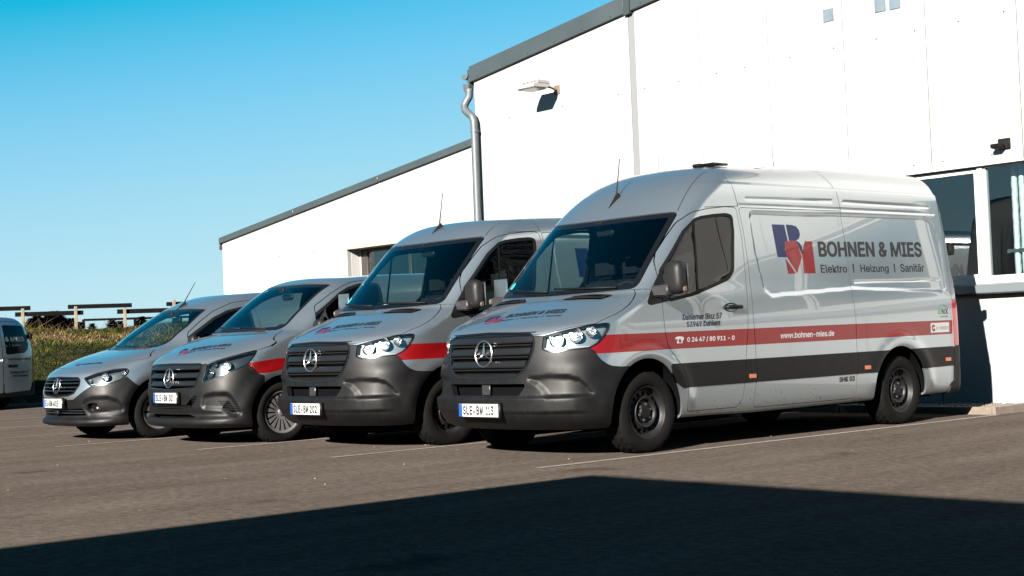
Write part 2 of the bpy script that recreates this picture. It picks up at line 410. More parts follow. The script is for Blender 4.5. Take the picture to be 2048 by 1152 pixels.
def zhood(b, x, y, lo=.6, hi=2.8):
    x = np.asarray(x, float); y = np.asarray(y, float); lo = np.full(x.shape, lo); hi = np.full(x.shape, hi)
    for _ in range(22):
        m = (lo+hi)/2; ins = b.f(x, y, m) < 0; lo = np.where(ins, m, lo); hi = np.where(ins, hi, m)
    return lo
def along_front(b, name, prof, zc, x0, x1, m, parent, n=40, fade=0, bevel=0):
    """bar that follows the nose: prof = [(dy, dz)...] section, closed"""
    xs = np.linspace(x0, x1, n); z = np.full(n, zc) if not callable(zc) else zc(xs); y = yfront(b, xs, z); k = len(prof); V = []
    for i in range(n):
        s = 1 if not fade else min(1, .15+min(i, n-1-i)/fade)
        for dy, dz in prof: V.append((xs[i], y[i]+dy*s+(0 if s == 1 else .01), z[i]+dz*s))
    F = [(i*k+j, i*k+(j+1) % k, (i+1)*k+(j+1) % k, (i+1)*k+j) for i in range(n-1) for j in range(k)] + [list(range(k)), list(range((n-1)*k, n*k))[::-1]]
    return MB().add(V, F).build(name, m, parent, bevel)

TXT = {}
try: FONT = bpy.data.fonts.load(bpy.utils.system_resource('DATAFILES')+'/fonts/Inter.woff2')   # ships with Blender; the built-in face stands in if it is missing
except Exception: FONT = None
def text_mesh(s, weight=0, shear=0):
    # heavier weights are overlaid copies, a hair apart in depth
    k = (s, weight, shear)
    if k not in TXT:
        cu = bpy.data.curves.new('lettering', 'FONT'); cu.body = s; cu.font = FONT if FONT else cu.font; cu.size = 1; cu.shear = shear; cu.resolution_u = 4
        ob = bpy.data.objects.new('lettering', cu); COL.objects.link(ob); dg = bpy.context.evaluated_depsgraph_get()
        me = bpy.data.meshes.new_from_object(ob.evaluated_get(dg)); bm = bmesh.new(); bm.from_mesh(me); bmesh.ops.triangulate(bm, faces=bm.faces)
        V = np.array([v.co[:2] for v in bm.verts]); F = np.array([[v.index for v in f.verts] for f in bm.faces]); bm.free()
        COL.objects.unlink(ob); bpy.data.objects.remove(ob); bpy.data.meshes.remove(me); bpy.data.curves.remove(cu)
        sh = [(0, 0)] if not weight else [(weight*a, weight*b_) for a, b_ in ((0, 0), (-1, 0), (1, 0), (0, .8), (0, -.8), (-.7, .6), (.7, .6), (-.7, -.6), (.7, -.6), (-.5, 0), (.5, 0))]
        n = len(V); lay = np.repeat(np.arange(len(sh)), n); F = np.concatenate([F+n*i for i in range(len(sh))]); V = np.concatenate([V+np.array(q) for q in sh])
        lo, hi = V.min(0), V.max(0); TXT[k] = ((V-lo)/(hi-lo), F, lay)
    return TXT[k]
def dice(V, F, step, lay=None):
    """cut flat triangles along a grid so that they can follow a curved panel"""
    S = Shell(np.c_[V, np.zeros(len(V)) if lay is None else lay], np.tile([0., 0, 1], (len(V), 1)), F)
    for ax in (0, 1):
        lo, hi = S.V[:,ax].min(), S.V[:,ax].max()
        for c in np.arange(lo+step, hi, step):
            a, b_ = S.clip(S.V[:,ax]-c)
            S = Shell(np.concatenate([a.V, b_.V]), np.concatenate([a.N, b_.N]), np.concatenate([a.F, b_.F+len(a.V)]))
    return (S.V[:,:2], S.F) if lay is None else (S.V[:,:2], S.F, S.V[:,2])
def quad_map(U, c):
    """unit square -> four corners (bottom-left, bottom-right, top-right, top-left)"""
    c = np.asarray(c, float); u, v = U[:,:1], U[:,1:2]
    return (1-u)*(1-v)*c[0]+u*(1-v)*c[1]+u*v*c[2]+(1-u)*v*c[3]
def on_flank(b, name, P, F, m, parent, s=1, lift=.0010):
    x = xside(b, P[:,0], P[:,1], s); V = np.c_[x, P]; N = b.normal(V); V = V+N*(np.asarray(lift)[:,None] if np.ndim(lift) else lift)
    F = F if s > 0 else F[:,::-1]
    return mesh_np(name, V, F, m, parent, True, N)
def on_hood(b, name, P, F, m, parent, lift=.002):
    z = zhood(b, P[:,0], P[:,1]); V = np.c_[P, z]; N = b.normal(V)
    return mesh_np(name, V+N*(np.asarray(lift)[:,None] if np.ndim(lift) else lift), F, m, parent, True, N)
def flank_text(b, s, c, m, parent, weight=0, side=1, name='lettering'):
    U, F, lay = text_mesh(s, weight); P = quad_map(U, c); P, F, lay = dice(P, F, .12, lay); return on_flank(b, name, P, F, m, parent, side, .0010+.00005*lay)
def ribbon(b, name, pts, w, m, parent, s=1, front=False):
    """thin sealed joint following the panel"""
    P = np.array(pts, float); seg = np.linalg.norm(np.diff(P, axis=0), axis=1); n = max(4, int(seg.sum()/.03)); d = np.r_[0, np.cumsum(seg)]; t = np.linspace(0, d[-1], n)
    # round the corners a little before sampling
    Q = np.c_[np.interp(t, d, P[:,0]), np.interp(t, d, P[:,1])]
    for _ in range(2): Q[1:-1] = .25*Q[:-2]+.5*Q[1:-1]+.25*Q[2:]
    tg = np.gradient(Q, axis=0); tg /= np.linalg.norm(tg, axis=1)[:,None]; nr = np.c_[-tg[:,1], tg[:,0]]*w/2; E = np.concatenate([Q-nr, Q+nr])
    if front: V = np.c_[s*E[:,0], yfront(b, s*E[:,0], E[:,1], .8, 3.2), E[:,1]]
    else: V = np.c_[xside(b, E[:,0], E[:,1], s), E]
    N = b.normal(V); i = np.arange(n-1); F = np.concatenate([np.stack([i, i+1, n+i+1], 1), np.stack([i, n+i+1, n+i], 1)])
    return mesh_np(name, V+N*.0008, F, m, parent, True, N)
def flank_poly(b, name, poly, m, parent, side=1, lift=.0010, step=.07):
    poly = np.asarray(poly); bm = bmesh.new(); vs = [bm.verts.new((p[0], p[1], 0)) for p in poly]; f = bm.faces.new(vs); bmesh.ops.triangulate(bm, faces=[f])
    V = np.array([v.co[:2] for v in bm.verts]); F = np.array([[v.index for v in f.verts] for f in bm.faces]); bm.free()
    T = V[F]; ar = ((T[:,1,0]-T[:,0,0])*(T[:,2,1]-T[:,0,1])-(T[:,1,1]-T[:,0,1])*(T[:,2,0]-T[:,0,0])); F = np.where(ar[:,None] > 0, F, F[:,::-1])
    V, F = dice(V, F, step); return on_flank(b, name, V, F, m, parent, side, lift)

LOGO = {'blue': [[(2.813,1.984),(2.996,1.984),(3.018,1.829),(2.967,1.829),(2.958,1.748),(2.972,1.674),(2.834,1.675)],
                 [(3.020,1.986),(3.108,1.985),(3.172,1.972),(3.208,1.935),(3.214,1.893),(3.190,1.856),(3.142,1.836),(3.190,1.815),(3.222,1.770),(3.212,1.700),(3.196,1.712),(3.143,1.832),(3.036,1.831)]],
        'red': [[(2.966,1.8285),(3.1425,1.8305),(3.196,1.682),(3.092,1.5235),(2.962,1.70)], [(2.945,1.665),(3.072,1.521),(2.960,1.519)], [(3.272,1.8315),(3.382,1.833),(3.372,1.523),(3.196,1.523),(3.205,1.707)]]}
def flank_logo(b, parent, dz=0, dy=0, k=1.0, side=1):
    o = []
    for key, m in (('blue', BLUEFILM), ('red', REDFILM)):
        for i, q in enumerate(LOGO[key]):
            q = np.array(q); q = (q-[2.813, 1.523])*k+[2.813+dy, 1.523+dz]
            o.append(flank_poly(b, 'emblem', q, m, parent, side, .0008 if key == 'blue' else .0013))
    return o
def hood_logo(b, parent, c, t1, t2, third='Elektro  |  Heizung  |  Sanitär'):
    """c: emblem corners, t1/t2: corners of the two lines, all (x, y) in plan: bl, br, tr, tl"""
    for key, m in (('blue', BLUEFILM), ('red', REDFILM)):
        for q in LOGO[key]:
            q = (np.array(q)-[2.813, 1.519])/[.59, .467]
            bm = bmesh.new(); f = bm.faces.new([bm.verts.new((p[0], p[1], 0)) for p in q]); bmesh.ops.triangulate(bm, faces=[f])
            V = np.array([v.co[:2] for v in bm.verts]); F = np.array([[v.index for v in g.verts] for g in bm.faces]); bm.free()
            T = V[F]; ar = ((T[:,1,0]-T[:,0,0])*(T[:,2,1]-T[:,0,1])-(T[:,1,1]-T[:,0,1])*(T[:,2,0]-T[:,0,0])); F = np.where(ar[:,None] > 0, F, F[:,::-1])
            on_hood(b, 'emblem', quad_map(V, c), F, m, parent, .0010 if key == 'blue' else .0015)
    U, F, lay = text_mesh('BOHNEN & MIES', .05); on_hood(b, 'lettering', quad_map(U, t1), F, TEXTDK, parent, .0010+.00006*lay)
    if third: U, F, lay = text_mesh(third, .012); on_hood(b, 'lettering', quad_map(U, t2), F, TEXTDK, parent, .0010+.00006*lay)

def lathe_shell(prof, n=64, ax=0):
    """profile [(x along axle, radius)] revolved about the axle (x axis)"""
    P = np.array(prof); a = np.arange(n)*2*np.pi/n; k = len(P)
    V = np.stack([np.repeat(P[None,:,0], n, 0), P[None,:,1]*np.cos(a)[:,None], P[None,:,1]*np.sin(a)[:,None]], 2).reshape(-1, 3)
    t = np.gradient(P, axis=0); nn = np.c_[-t[:,1], t[:,0]]; nn /= np.maximum(np.linalg.norm(nn, axis=1), 1e-9)[:,None]; nn = -nn
    N = np.stack([np.repeat(nn[None,:,0], n, 0), nn[None,:,1]*np.cos(a)[:,None], nn[None,:,1]*np.sin(a)[:,None]], 2).reshape(-1, 3)
    i = np.arange(n)[:,None]; j = np.arange(k-1)[None]; q = lambda i, j: (i % n)*k+j
    Q = np.stack([q(i, j), q(i, j+1), q(i+1, j+1), q(i+1, j)], -1).reshape(-1, 4)
    return Shell(V, N, np.concatenate([Q[:,[0,1,2]], Q[:,[0,2,3]]]))

def make_wheel(parent, y, z, x, s, style, R_=.35, W=.235, rr=.22, lod=1):
    """x: outer face of the tyre; axle along x; returns the rim with tyre and hub cap under it"""
    h = W/2
    # tyre: sidewalls plus a blocked tread
    side = [(-.012, rr-.006), (.0, rr+.004), (.012, rr+.03), (.014, (rr+R_)/2), (.004, R_-.03), (-.012, R_-.012), (-.024, R_-.004)]
    tread = np.linspace(-.03, -W+.03, 15 if lod else 7)
    prof = side + [(t, R_+(.004*(1-((t+h)/h)**2))) for t in tread] + [(-W-a, r) for a, r in side[::-1]]
    prof = [(-p[0] if False else p[0], p[1]) for p in prof]
    n = 132 if lod else 48; T = lathe_shell([(p[0], p[1]) for p in prof], n)
    k = len(prof); V = T.V.reshape(n, k, 3)
    if lod:
        i = np.arange(n)
        for j in range(len(side)-1, k-len(side)+1):
            row = (j-len(side)) // 3; groove = ((j-len(side)) % 5 == 4)
            lat = ((i+row*2) % 4 == 0); d = np.where(lat | groove, .009, 0.)
            rad = np.hypot(V[:,j,1], V[:,j,2]); f = (rad-d)/rad; V[:,j,1] *= f; V[:,j,2] *= f
    tv = V.reshape(-1, 3)
    if style == 'steel':
        rim = [(-.012, rr+.006), (-.004, rr), (-.006, rr-.010), (-.02, rr-.016), (-.05, rr-.022), (-.062, rr-.035), (-.060, rr-.05), (-.050, rr-.075), (-.036, rr-.090), (-.026, rr-.098), (-.030, rr-.108), (-.048, rr-.113), (-.060, rr-.125), (-.062, .05), (-.060, .0)]
    else:
        rim = [(-.012, rr+.006), (-.002, rr), (-.004, rr-.012), (-.014, rr-.018), (-.018, rr-.03), (-.020, .16), (-.024, .12), (-.030, .08), (-.034, .05), (-.030, .0)]
    rp = [];  # finer along the disc, so that holes come out round
    for (a, b_), (c, d) in zip(rim[:-1], rim[1:]):
        m = max(1, int(abs(d-b_)/.006)); rp += [(a+(c-a)*t/m, b_+(d-b_)*t/m) for t in range(m)]
    rp.append(rim[-1]); S = lathe_shell(rp, 96)
    rad = np.hypot(S.V[:,1], S.V[:,2]); ang = np.arctan2(S.V[:,2], S.V[:,1])
    if style == 'steel':
        nh = 16; rc = rr-.062; dd = np.full(len(S.V), 9.)
        for q in range(nh):
            a = 2*np.pi*q/nh; dd = np.minimum(dd, np.hypot((S.V[:,1]-rc*np.cos(a))*1.0, (S.V[:,2]-rc*np.sin(a)))-.0165)
        val = dd
    else:
        ns = {'alloy': 18, 'cap': 10}[style]; per = 2*np.pi/ns; da = np.abs(((ang+per/2) % per)-per/2)*rad
        wdt = {'alloy': .020, 'cap': .030}[style]*(rad/rr)
        val = np.maximum(da-wdt*.62, np.maximum(rad-(rr-.028), .075-rad))
    _, S = S.clip(val)
    pl = lambda V_: np.c_[V_[:,0]*s+s*x, V_[:,1]+y, V_[:,2]+z]
    def flip(F): return F if s > 0 else F[:,::-1]
    w = mesh_np('wheel', pl(S.V), flip(S.F), STEEL if style == 'steel' else ALLOY, parent, True, None, 40)
    mesh_np('tyre', pl(tv), flip(T.F), RUBBER, w, False if lod else True)
    # dark hub and drum behind the disc, closed hub cap in front
    back = lathe_shell([(-.09, rr-.012), (-.10, .1), (-.10, .0)], 40); mesh_np('brake_drum', pl(back.V), flip(back.F), DARK, w, True)
    if style == 'steel':
        cap = lathe_shell([(-.050, .085), (-.046, .080), (-.046, .058), (-.03, .052), (-.028, .03), (-.028, 0)], 40)
        mesh_np('hub_cap', pl(cap.V), flip(cap.F), PLASTIC, w, True, None, 40)
        bo = MB()
        for q in range(6):
            a = 2*math.pi*q/6+.3; bo.tube([(s*(x-.060), y+.068*math.cos(a), z+.068*math.sin(a)), (s*(x-.036), y+.068*math.cos(a), z+.068*math.sin(a))], .011, 6)
        bo.build('wheel_bolts', mat('bolt_steel', (.05, .05, .05), .5, .6), w)
    else:
        cap = lathe_shell([(-.034, .040), (-.018, .036), (-.014, .02), (-.013, 0)], 24); mesh_np('hub_cap', pl(cap.V), flip(cap.F), ALLOY, w, True, None, 40)
    return w

def star(parent, x, y, z, r, tilt=0):
    """ring with a three-pointed star, facing -y"""
    n = 48; V = []; F = []; k = 10; rt = r*.066
    for i in range(n):
        a = 2*math.pi*i/n
        for j in range(k):
            q = 2*math.pi*j/k; rad = r-rt+rt*math.cos(q); V.append((rad*math.sin(a), rt*1.3*math.sin(q), rad*math.cos(a)))
    F = [(i*k+j, i*k+(j+1) % k, ((i+1) % n)*k+(j+1) % k, ((i+1) % n)*k+j) for i in range(n) for j in range(k)]
    ring = MB().add(V, F); m = MB()
    for q in range(3):
        a = 2*math.pi*q/3; d = Vector((math.sin(a), 0, math.cos(a))); e = Vector((math.cos(a), 0, -math.sin(a)))
        tip = d*(r*.93); w1 = e*(r*.085)+d*(r*.055); w2 = -e*(r*.085)+d*(r*.055); c = Vector((0, -r*.17, 0))
        m.add([tip, w1, Vector((0, 0, 0)), w2, c], [(0, 1, 4), (0, 4, 3), (1, 2, 4), (2, 3, 4)])
    M = Matrix.Translation((x, y, z)) @ Matrix.Rotation(tilt, 4, 'X')
    for mb in (ring, m): mb.V = [tuple(M @ Vector(v)) for v in mb.V]
    a = ring.build('star_emblem', CHROME, parent, smooth=True); m.build('star', CHROME, a); return a

def plate(parent, y, z, l1, l2, tail='', tilt=0):
    h = MB().box(-.275, .275, y-.012, y+.02, z-.068, z+.068).build('plate_holder', PLASTIC, parent, .006)
    p = MB().box(-.26, .26, y-.018, y-.0125, z-.055, z+.055).build('number_plate', PLATEW, h, .002)
    MB().box(-.2585, -.215, y-.0205, y-.0185, z-.053, z+.053).build('euro_band', PLATEB, h)
    def tx(s, u0, hh=.076, m=PLATEK, cw=.0365, zz=0, w=.030):
        Vs = []; Fs = []; n = 0
        for q in s:
            k = cw*({'1': .62, 'M': 1.12, 'W': 1.2}.get(q, 1)); U, F, lay = text_mesh(q, w)
            Vs.append(np.c_[u0+k*U[:,0], y-.0195-.0001*lay, z+zz+(U[:,1]-.5)*hh]); Fs.append(F+n); n += len(U); u0 += k+cw*.22
            mesh_np('plate_letter', Vs[-1], F, m, h)
    if l1 == 'SLE': tx('SLE', -.203); c = -.052; tx('BM', -.022); tx(l2, .092 if l2 != '113' else .105)
    else: tx('EU', -.203); c = -.102; tx('BM', -.078); tx(l2, .028, cw=.034)
    tx('D', -.243, .020, PLATEW, .013, -.035, 0)
    d = MB().tube([(c, y-.0185, z-.012), (c, y-.0215, z-.012)], .016, 16).build('plate_seal', mat('plate_seal', (.16, .14, .13), .5), h)
    return h

def nets(f, lo, hi, st):
    b = Body.__new__(Body); b.f = f
    ax = [np.arange(l, h_+st, st) for l, h_ in zip(lo, hi)]
    v = f(ax[0][:,None,None], ax[1][None,:,None], ax[2][None,None,:])
    # same net as the bodies, without the mirror symmetry
    half = (lo[0]+hi[0])/2; bb = Body.__new__(Body); bb.f = lambda x, y, z: f(x+half, y, z)
    X = np.arange(st/2, (hi[0]-lo[0])/2+st, st)
    class Q: pass
    bb2 = Body.__new__(Body); bb2.f = bb.f
    return bb2, half, X, ax
def mirror_shell(cx, cy, cz, s, w=.20, h=.285, d=.13, st=.012):
    """rounded, tapering mirror housing"""
    def f(x, y, z):
        u = x*s; t = (z-cz)/h
        ww = w/2*(1-.10*(t+.5)); yy = (y-cy)/(d/2)+.35*np.abs((u-cx*1)/(w/2))**2*0
        e = (np.abs((u-cx)/ww)**3.4+np.abs(t/.5)**3.4+np.abs(np.where(yy < 0, yy, yy*1.6))**2.2)
        return (e**(1/3)-1)*.09
    lo = np.array([cx-w*.65, cy-d*.7, cz-h*.6]); hi = np.array([cx+w*.65, cy+d*.7, cz+h*.6])
    xs, ys, zs = [np.arange(a, b_+st, st) for a, b_ in zip(lo, hi)]
    return net_plain(lambda x, y, z: f(x*s, y, z) if s < 0 else f(x, y, z), xs, ys, zs, s)
def net_plain(f, xs, ys, zs, s=1):
    B = Body.__new__(Body); B.f = f; v = f(xs[:,None,None], ys[None,:,None], zs[None,None,:]); ax = [xs, ys, zs]
    S = v.shape; acc = np.zeros((S[0]-1, S[1]-1, S[2]-1, 3)); cnt = np.zeros(acc.shape[:3]); cid = np.arange(cnt.size).reshape(cnt.shape); quads = []
    for d in range(3):
        lo = [slice(None)]*3; hi = [slice(None)]*3; lo[d] = slice(0, -1); hi[d] = slice(1, None); a, b = v[tuple(lo)], v[tuple(hi)]
        I = np.argwhere((a < 0) != (b < 0)); va, vb = a[tuple(I.T)], b[tuple(I.T)]; t = va/(va-vb)
        P = np.stack([ax[k][I[:,k]] for k in range(3)], 1); P[:,d] += t*(ax[d][I[:,d]+1]-ax[d][I[:,d]]); o1, o2 = (d+1) % 3, (d+2) % 3; ids = []; ok = np.ones(len(I), bool)
        for q1, q2 in ((-1,-1),(0,-1),(0,0),(-1,0)):
            J = I.copy(); J[:,o1] += q1; J[:,o2] += q2; ok &= (J >= 0).all(1) & (J < np.array(cnt.shape)).all(1); ids.append(J)
        for J in ids: np.add.at(cnt, tuple(J[ok].T), 1); np.add.at(acc, tuple(J[ok].T), P[ok])
        q = np.stack([cid[tuple(J[ok].T)] for J in ids], 1); quads.append(np.where((va[ok] < 0)[:,None], q, q[:,::-1]))
    quads = np.concatenate(quads); used = np.unique(quads); mp = np.full(cnt.size, -1); mp[used] = np.arange(len(used))
    V = acc.reshape(-1, 3)[used]/cnt.reshape(-1)[used][:,None]; V = B.project(V, 4); Q = mp[quads]
    return Shell(V, B.normal(V), np.concatenate([Q[:,[0,1,2]], Q[:,[0,2,3]]]))

def mirror(parent, cx, cy, cz, s, xin, k=1.0):
    Sh = mirror_shell(cx, cy, cz, s, .22*k, .285*k, .15*k)
    m = put('mirror', Sh, MIRRORP, parent)
    z0 = cz-.10*k
    a = MB().box(min(s*xin, s*(cx-.02)), max(s*xin, s*(cx-.02)), cy-.092*k, cy+.01*k, z0-.055*k, z0+.042*k).build('mirror_arm', MIRRORP, m, .012)
    MB().box(min(s*(cx-.10*k), s*(cx+.10*k)), max(s*(cx-.10*k), s*(cx+.10*k)), cy+.047*k, cy+.056*k, cz-.12*k, cz+.12*k).build('mirror_glass', CHROME, m, .006)
    MB().box(min(s*(cx+.088*k), s*(cx+.108*k)), max(s*(cx+.088*k), s*(cx+.108*k)), cy-.02*k, cy+.025*k, cz-.125*k, cz-.07*k).build('turn_signal', mat('signal_lens', (.13, .10, .08), .2, coat=1), m, .008)
    return m

def seat(parent, x, y, z, w=.46):
    s = MB().box(x-w/2, x+w/2, y-.02, y+.48, z, z+.14).build('seat', SEATM, parent, .045)
    P = [(y+.40, z+.10), (y+.54, z+.10), (y+.72, z+.66), (y+.60, z+.70)]
    MB().prism(P, 0, x-w/2+.01, x+w/2-.01).build('backrest', SEATM, s, .045)
    MB().box(x-.13, x+.13, y+.64, y+.74, z+.70, z+.90).build('headrest', SEATM, s, .04)
    return s

def handle(b, parent, y, z, s, w=.2):
    x = xside(b, [y], [z])[0]
    base = lathe_shell([(.002, .075), (.003, .068), (-.004, .05), (-.008, .0)], 24)
    V = np.c_[s*(x+base.V[:,0]), y-.02+base.V[:,1]*1.25, z+base.V[:,2]*.55]; h = mesh_np('door_handle', V, base.F if s > 0 else base.F[:,::-1], PLASTIC, parent, True)
    MB().tube([(s*(x+.004), y-.105, z), (s*(x+.034), y-.085, z+.004), (s*(x+.040), y, z+.006), (s*(x+.034), y+.085, z+.004), (s*(x+.004), y+.105, z)], [.014, .017, .019, .017, .013], 10).build('grip', PLASTIC, h, smooth=True)
    return h

def wiper(b, parent, pts, lift=.02):
    P = np.array(pts, float); y = yfront(b, P[:,0], P[:,1])
    c = [(P[i,0], y[i]-lift, P[i,1]+lift*.6) for i in range(len(P))]
    w = MB().tube(c, .0085, 6).build('wiper', SEAL, parent, smooth=True); return w

def headlamp_bowls(b, parent, u, kind):
    """reflector bowls behind the lens: u = [(x, z, r)]"""
    for s in (1, -1):
        for x, z, r in u:
            y = yfront(b, [x], [z])[0]
            pr = [(0.0, r), (.012, r*.95), (.035, r*.72), (.05, r*.40), (.052, r*.22), (.02, r*.20), (.016, r*.15), (.014, 0)]
            L = lathe_shell(pr, 28); a = .35; d = np.array([np.sin(a)*s, -np.cos(a), 0]); e = np.array([np.cos(a)*s, np.sin(a), 0])
            V = np.array([s*x, y+.018, z])-L.V[:,:1]*d+L.V[:,1:2]*e+L.V[:,2:3]*np.array([0, 0, 1])
            mesh_np('reflector', V, L.F, REFLECT, parent[s], True)

def build_van(sp, name, label):
    b = sp['body']; root = thing(name, label, 'van', sp['at'], sp.get('rz', 0), sp.get('group'))
    xs = np.arange(sp['gx']/2, 1.07, sp['gx']); ys = np.concatenate([np.arange(-.09, 1.95, sp['gy']), np.arange(1.95, sp['len']+.08, sp['gy2'])]); zs = np.arange(.11, sp['top'], sp['gz'])
    S = b.mesh(xs, ys, zs)
    liner = b.mesh(np.arange(.025, 1.07, .05), np.arange(-.09, sp['len']+.1, .05), np.arange(.1, sp['top'], .05))
    # wheel arches
    def arch(V, grow=0):
        v = np.full(len(V), 9.)
        for ay, az, ar, br in sp['arch']: v = np.minimum(v, np.maximum((np.hypot((V[:,1]-ay)/ar, (V[:,2]-az)/br)-1)*ar-grow, .52-np.abs(V[:,0])))
        return v
    _, S = S.clip(arch(S.V))
    ws = fr(sp['ws'], 2.1, .95); hl = co(sp['headlight'])
    grille = fr(sp['grille'], .5)
    holes = [grille, hl, ws]
    # grille and intakes
    g, S = split(S, grille); put('grille_backing', g, DARK, root, -.075)
    _, gr = g.clip(grille(g.V)+.016); put('grille_surround', gr, GLOSSBLK, root, .005, .05)
    for q in sp.get('intakes', []):
        fn = fr(q, .6); g, S = split(S, fn); put('intake_backing', g, DARK, root, -.07); holes.append(fn)
    for q in sp.get('pockets', []):
        fn = co(q); g, S = split(S, fn); put('lamp_recess', g, GLOSSBLK, root, -.05); holes.append(fn)
    # lamps
    L, S = split(S, hl, .002); lamps = {}
    for s in (1, -1):
        l, _ = L.clip(-s*L.V[:,0]); hs = put('headlight', l, sp.get('lampmat', LAMPGREY), root, -.052, 0); lamps[s] = hs
        put('lens', l, LENS, hs, -.002); rim_o, _ = split(l, lambda V: -(co(sp['headlight'])(V)+.012)); put('bezel', rim_o, GLOSSBLK, hs, -.008, .04)
        if 'drl' in sp:
            d, _ = split(l, co(sp['drl'])); put('indicator_strip', d, CLEARL, hs, -.012, .03)
    headlamp_bowls(b, lamps, sp['bowls'], 0)
    # black bumper
    bm_, S = split(S, co(sp['bumper'], 1.6 if 'bumper_y' not in sp else sp['bumper_y']), .0015)
    bumper = put('front_bumper', bm_, PLASTIC, root, .001, .05)
    # windscreen
    W, S = split(S, ws, .004)
    inn, edge = split(W, lambda V: ws(V)+sp.get('frit', .035))
    wsc = put('windscreen', inn, WSGLASS, root, -.004); put('black_border', edge, GLOSSBLK, wsc, -.004, .006)
    if 'sticker' in sp:
        x_, z_ = sp['sticker']; a_ = np.linspace(0, 2*np.pi, 17)[:-1]; P_ = np.c_[x_+.038*np.cos(a_), z_+.034*np.sin(a_)]; P_ = np.r_[P_, [[x_, z_]]]; V_ = np.c_[P_[:,0], yfront(b, P_[:,0], P_[:,1])-.001, P_[:,1]]
        mesh_np('windscreen_sticker', V_, np.array([[16, i, (i+1) % 16] for i in range(16)]), TEAL, wsc)
    # bonnet
    H, S = split(S, fr(sp['hood'], 1.35, .6), .0025)
    hood = put('bonnet', H, PAINT, root, 0, .02)
    # doors
    def dress(S_, parent, s, what):
        """window, cladding and stripe of one panel"""
        if 'glass' in what:
            for q in sp['windows']:
                w_, S_ = split(S_, si(q, s), .001); holes.append(si(q, s))
                gi, ge = split(w_, lambda V, q=q: si(q, s)(V)+.028)
                gl = put('window_glass', gi, GLASS, parent, -.010); put('window_seal', ge, SEAL, parent, -.002, .02)
        if 'clad' in sp:
            c_, S_ = split(S_, si(sp['clad'], s), .0)
            put_each('side_cladding', c_, PLASTIC, parent, .008, .012)
        if 'tri' in sp:
            t_, S_ = split(S_, si(sp['tri'], s), .001); put('mirror_base', t_, PLASTIC, parent, .004, .01)
        if 'stripe' in sp:
            r_, S_ = split(S_, si(sp['stripe'], s, .80), 0); put_each('red_stripe', r_, REDFILM, parent)
        return S_
    doors = {}
    for s in (1, -1):
        for key, nm in (('door', 'front_door'), ('slide', 'sliding_door')):
            if key in sp:
                D, S = split(S, si(sp[key], s), .0032)
                D2 = dress(D, None, s, ()) if False else D
                e = None
                # the panel itself is the part; its pieces hang from it
                holder = link(nm, bpy.data.meshes.new(nm), root)
                rest = dress(D2, holder, s, ('glass',) if key == 'door' else ())
                tmp = put('tmp', rest, PAINT, None, 0, .02); old = holder.data; holder.data = tmp.data; holder.data.name = nm; bpy.data.objects.remove(tmp); bpy.data.meshes.remove(old)
                doors[s, key] = holder
    if 'rear_lamp' in sp:
        for s in (1, -1):
            t_, S = split(S, si(sp['rear_lamp'], s, .5), .002); put('tail_lamp', t_, REDLENS, root, .004, .02)
    if 'rear_bumper' in sp:
        t_, S = split(S, lambda V: np.maximum(psdf(V[:,1], V[:,2], np.array(sp['rear_bumper'])), -1+0*V[:,0]), .003); put('rear_bumper', t_, PLASTIC, root, .012, .03)
    body = link('body', bpy.data.meshes.new('body'), root)
    for s in (1, -1): S = dress(S, body, s, ())
    tmp = put('tmp', S, PAINT, None, 0, .02); old = body.data; body.data = tmp.data; body.data.name = 'body'; bpy.data.objects.remove(tmp); bpy.data.meshes.remove(old)
    for q in sp.get('seams', []):
        for s in (1, -1): ribbon(b, 'panel_joint', q, .0052, SEAL, body, s)
    if 'roofline' in sp:
        for s in (1, -1): ribbon(b, 'panel_joint', sp['roofline'], .0045, SEAL, body, s, front=True)
    # dark inner skin with the same openings
    _, liner = liner.clip(arch(liner.V))
    for fn in holes: _, liner = split(liner, lambda V, fn=fn: fn(V)-.012)
    put('inner_lining', liner, DARK, root, -.042)
    # wheel housings
    for ay, az, ar, br in sp['arch']:
        for s in (1, -1):
            T = lathe_shell([(-.005, ar+.004), (-.46, ar-.01), (-.46, .0)], 40); V = np.c_[s*(b.wz(.7)*1.0+T.V[:,0]-.014), T.V[:,1]+ay, T.V[:,2]*br/ar+az]
            keep = V[T.F].mean(1)[:,2] > .30; mesh_np('wheel_housing', V, T.F[keep], DARK, root, True)
    for wy, wz_, xo, R_, Wd, rr, style, lod in sp['wheels']:
        for s in (1, -1): make_wheel(root, wy, wz_, xo, s, style, R_, Wd, rr, lod if s > 0 or wy < 2 else 0)
    # floor pan and axles
    MB().box(-.72, .72, .35, sp['len']-.25, .235, .30).build('floor_pan', DARK, root)
    ax = MB()
    for wy, wz_, xo, R_, *_q in sp['wheels']: ax.tube([(-xo+.2, wy, wz_-.03), (xo-.2, wy, wz_-.03)], .055, 10)
    ax.build('axles', DARK, root)
    # cab: bulkhead, dashboard, wheel, seats
    yb = sp['bulk']; zz = np.linspace(.35, sp['top']-.05, 40); xw = xside(b, np.full(40, yb), zz)-.045; ok = xw > .05
    poly = [(x, z) for x, z in zip(xw[ok], zz[ok])]; poly = poly+[(-x, z) for x, z in poly[::-1]]
    MB().prism(poly, 1, yb, yb+.02).build('bulkhead', DARK, root)
    dz = sp['dash']; yd = yfront(b, [0], [dz])[0]
    xd = xside(b, [yd+.35], [dz-.1])[0]-.07
    dash = MB().prism([(yd+.10, dz-.02), (yd+.30, dz+.015), (yd+.48, dz-.03), (yd+.52, dz-.20), (yd+.42, dz-.45), (yd+.10, dz-.45)], 0, -xd+.06, xd-.06).build('dashboard', CABIN, root, .03)
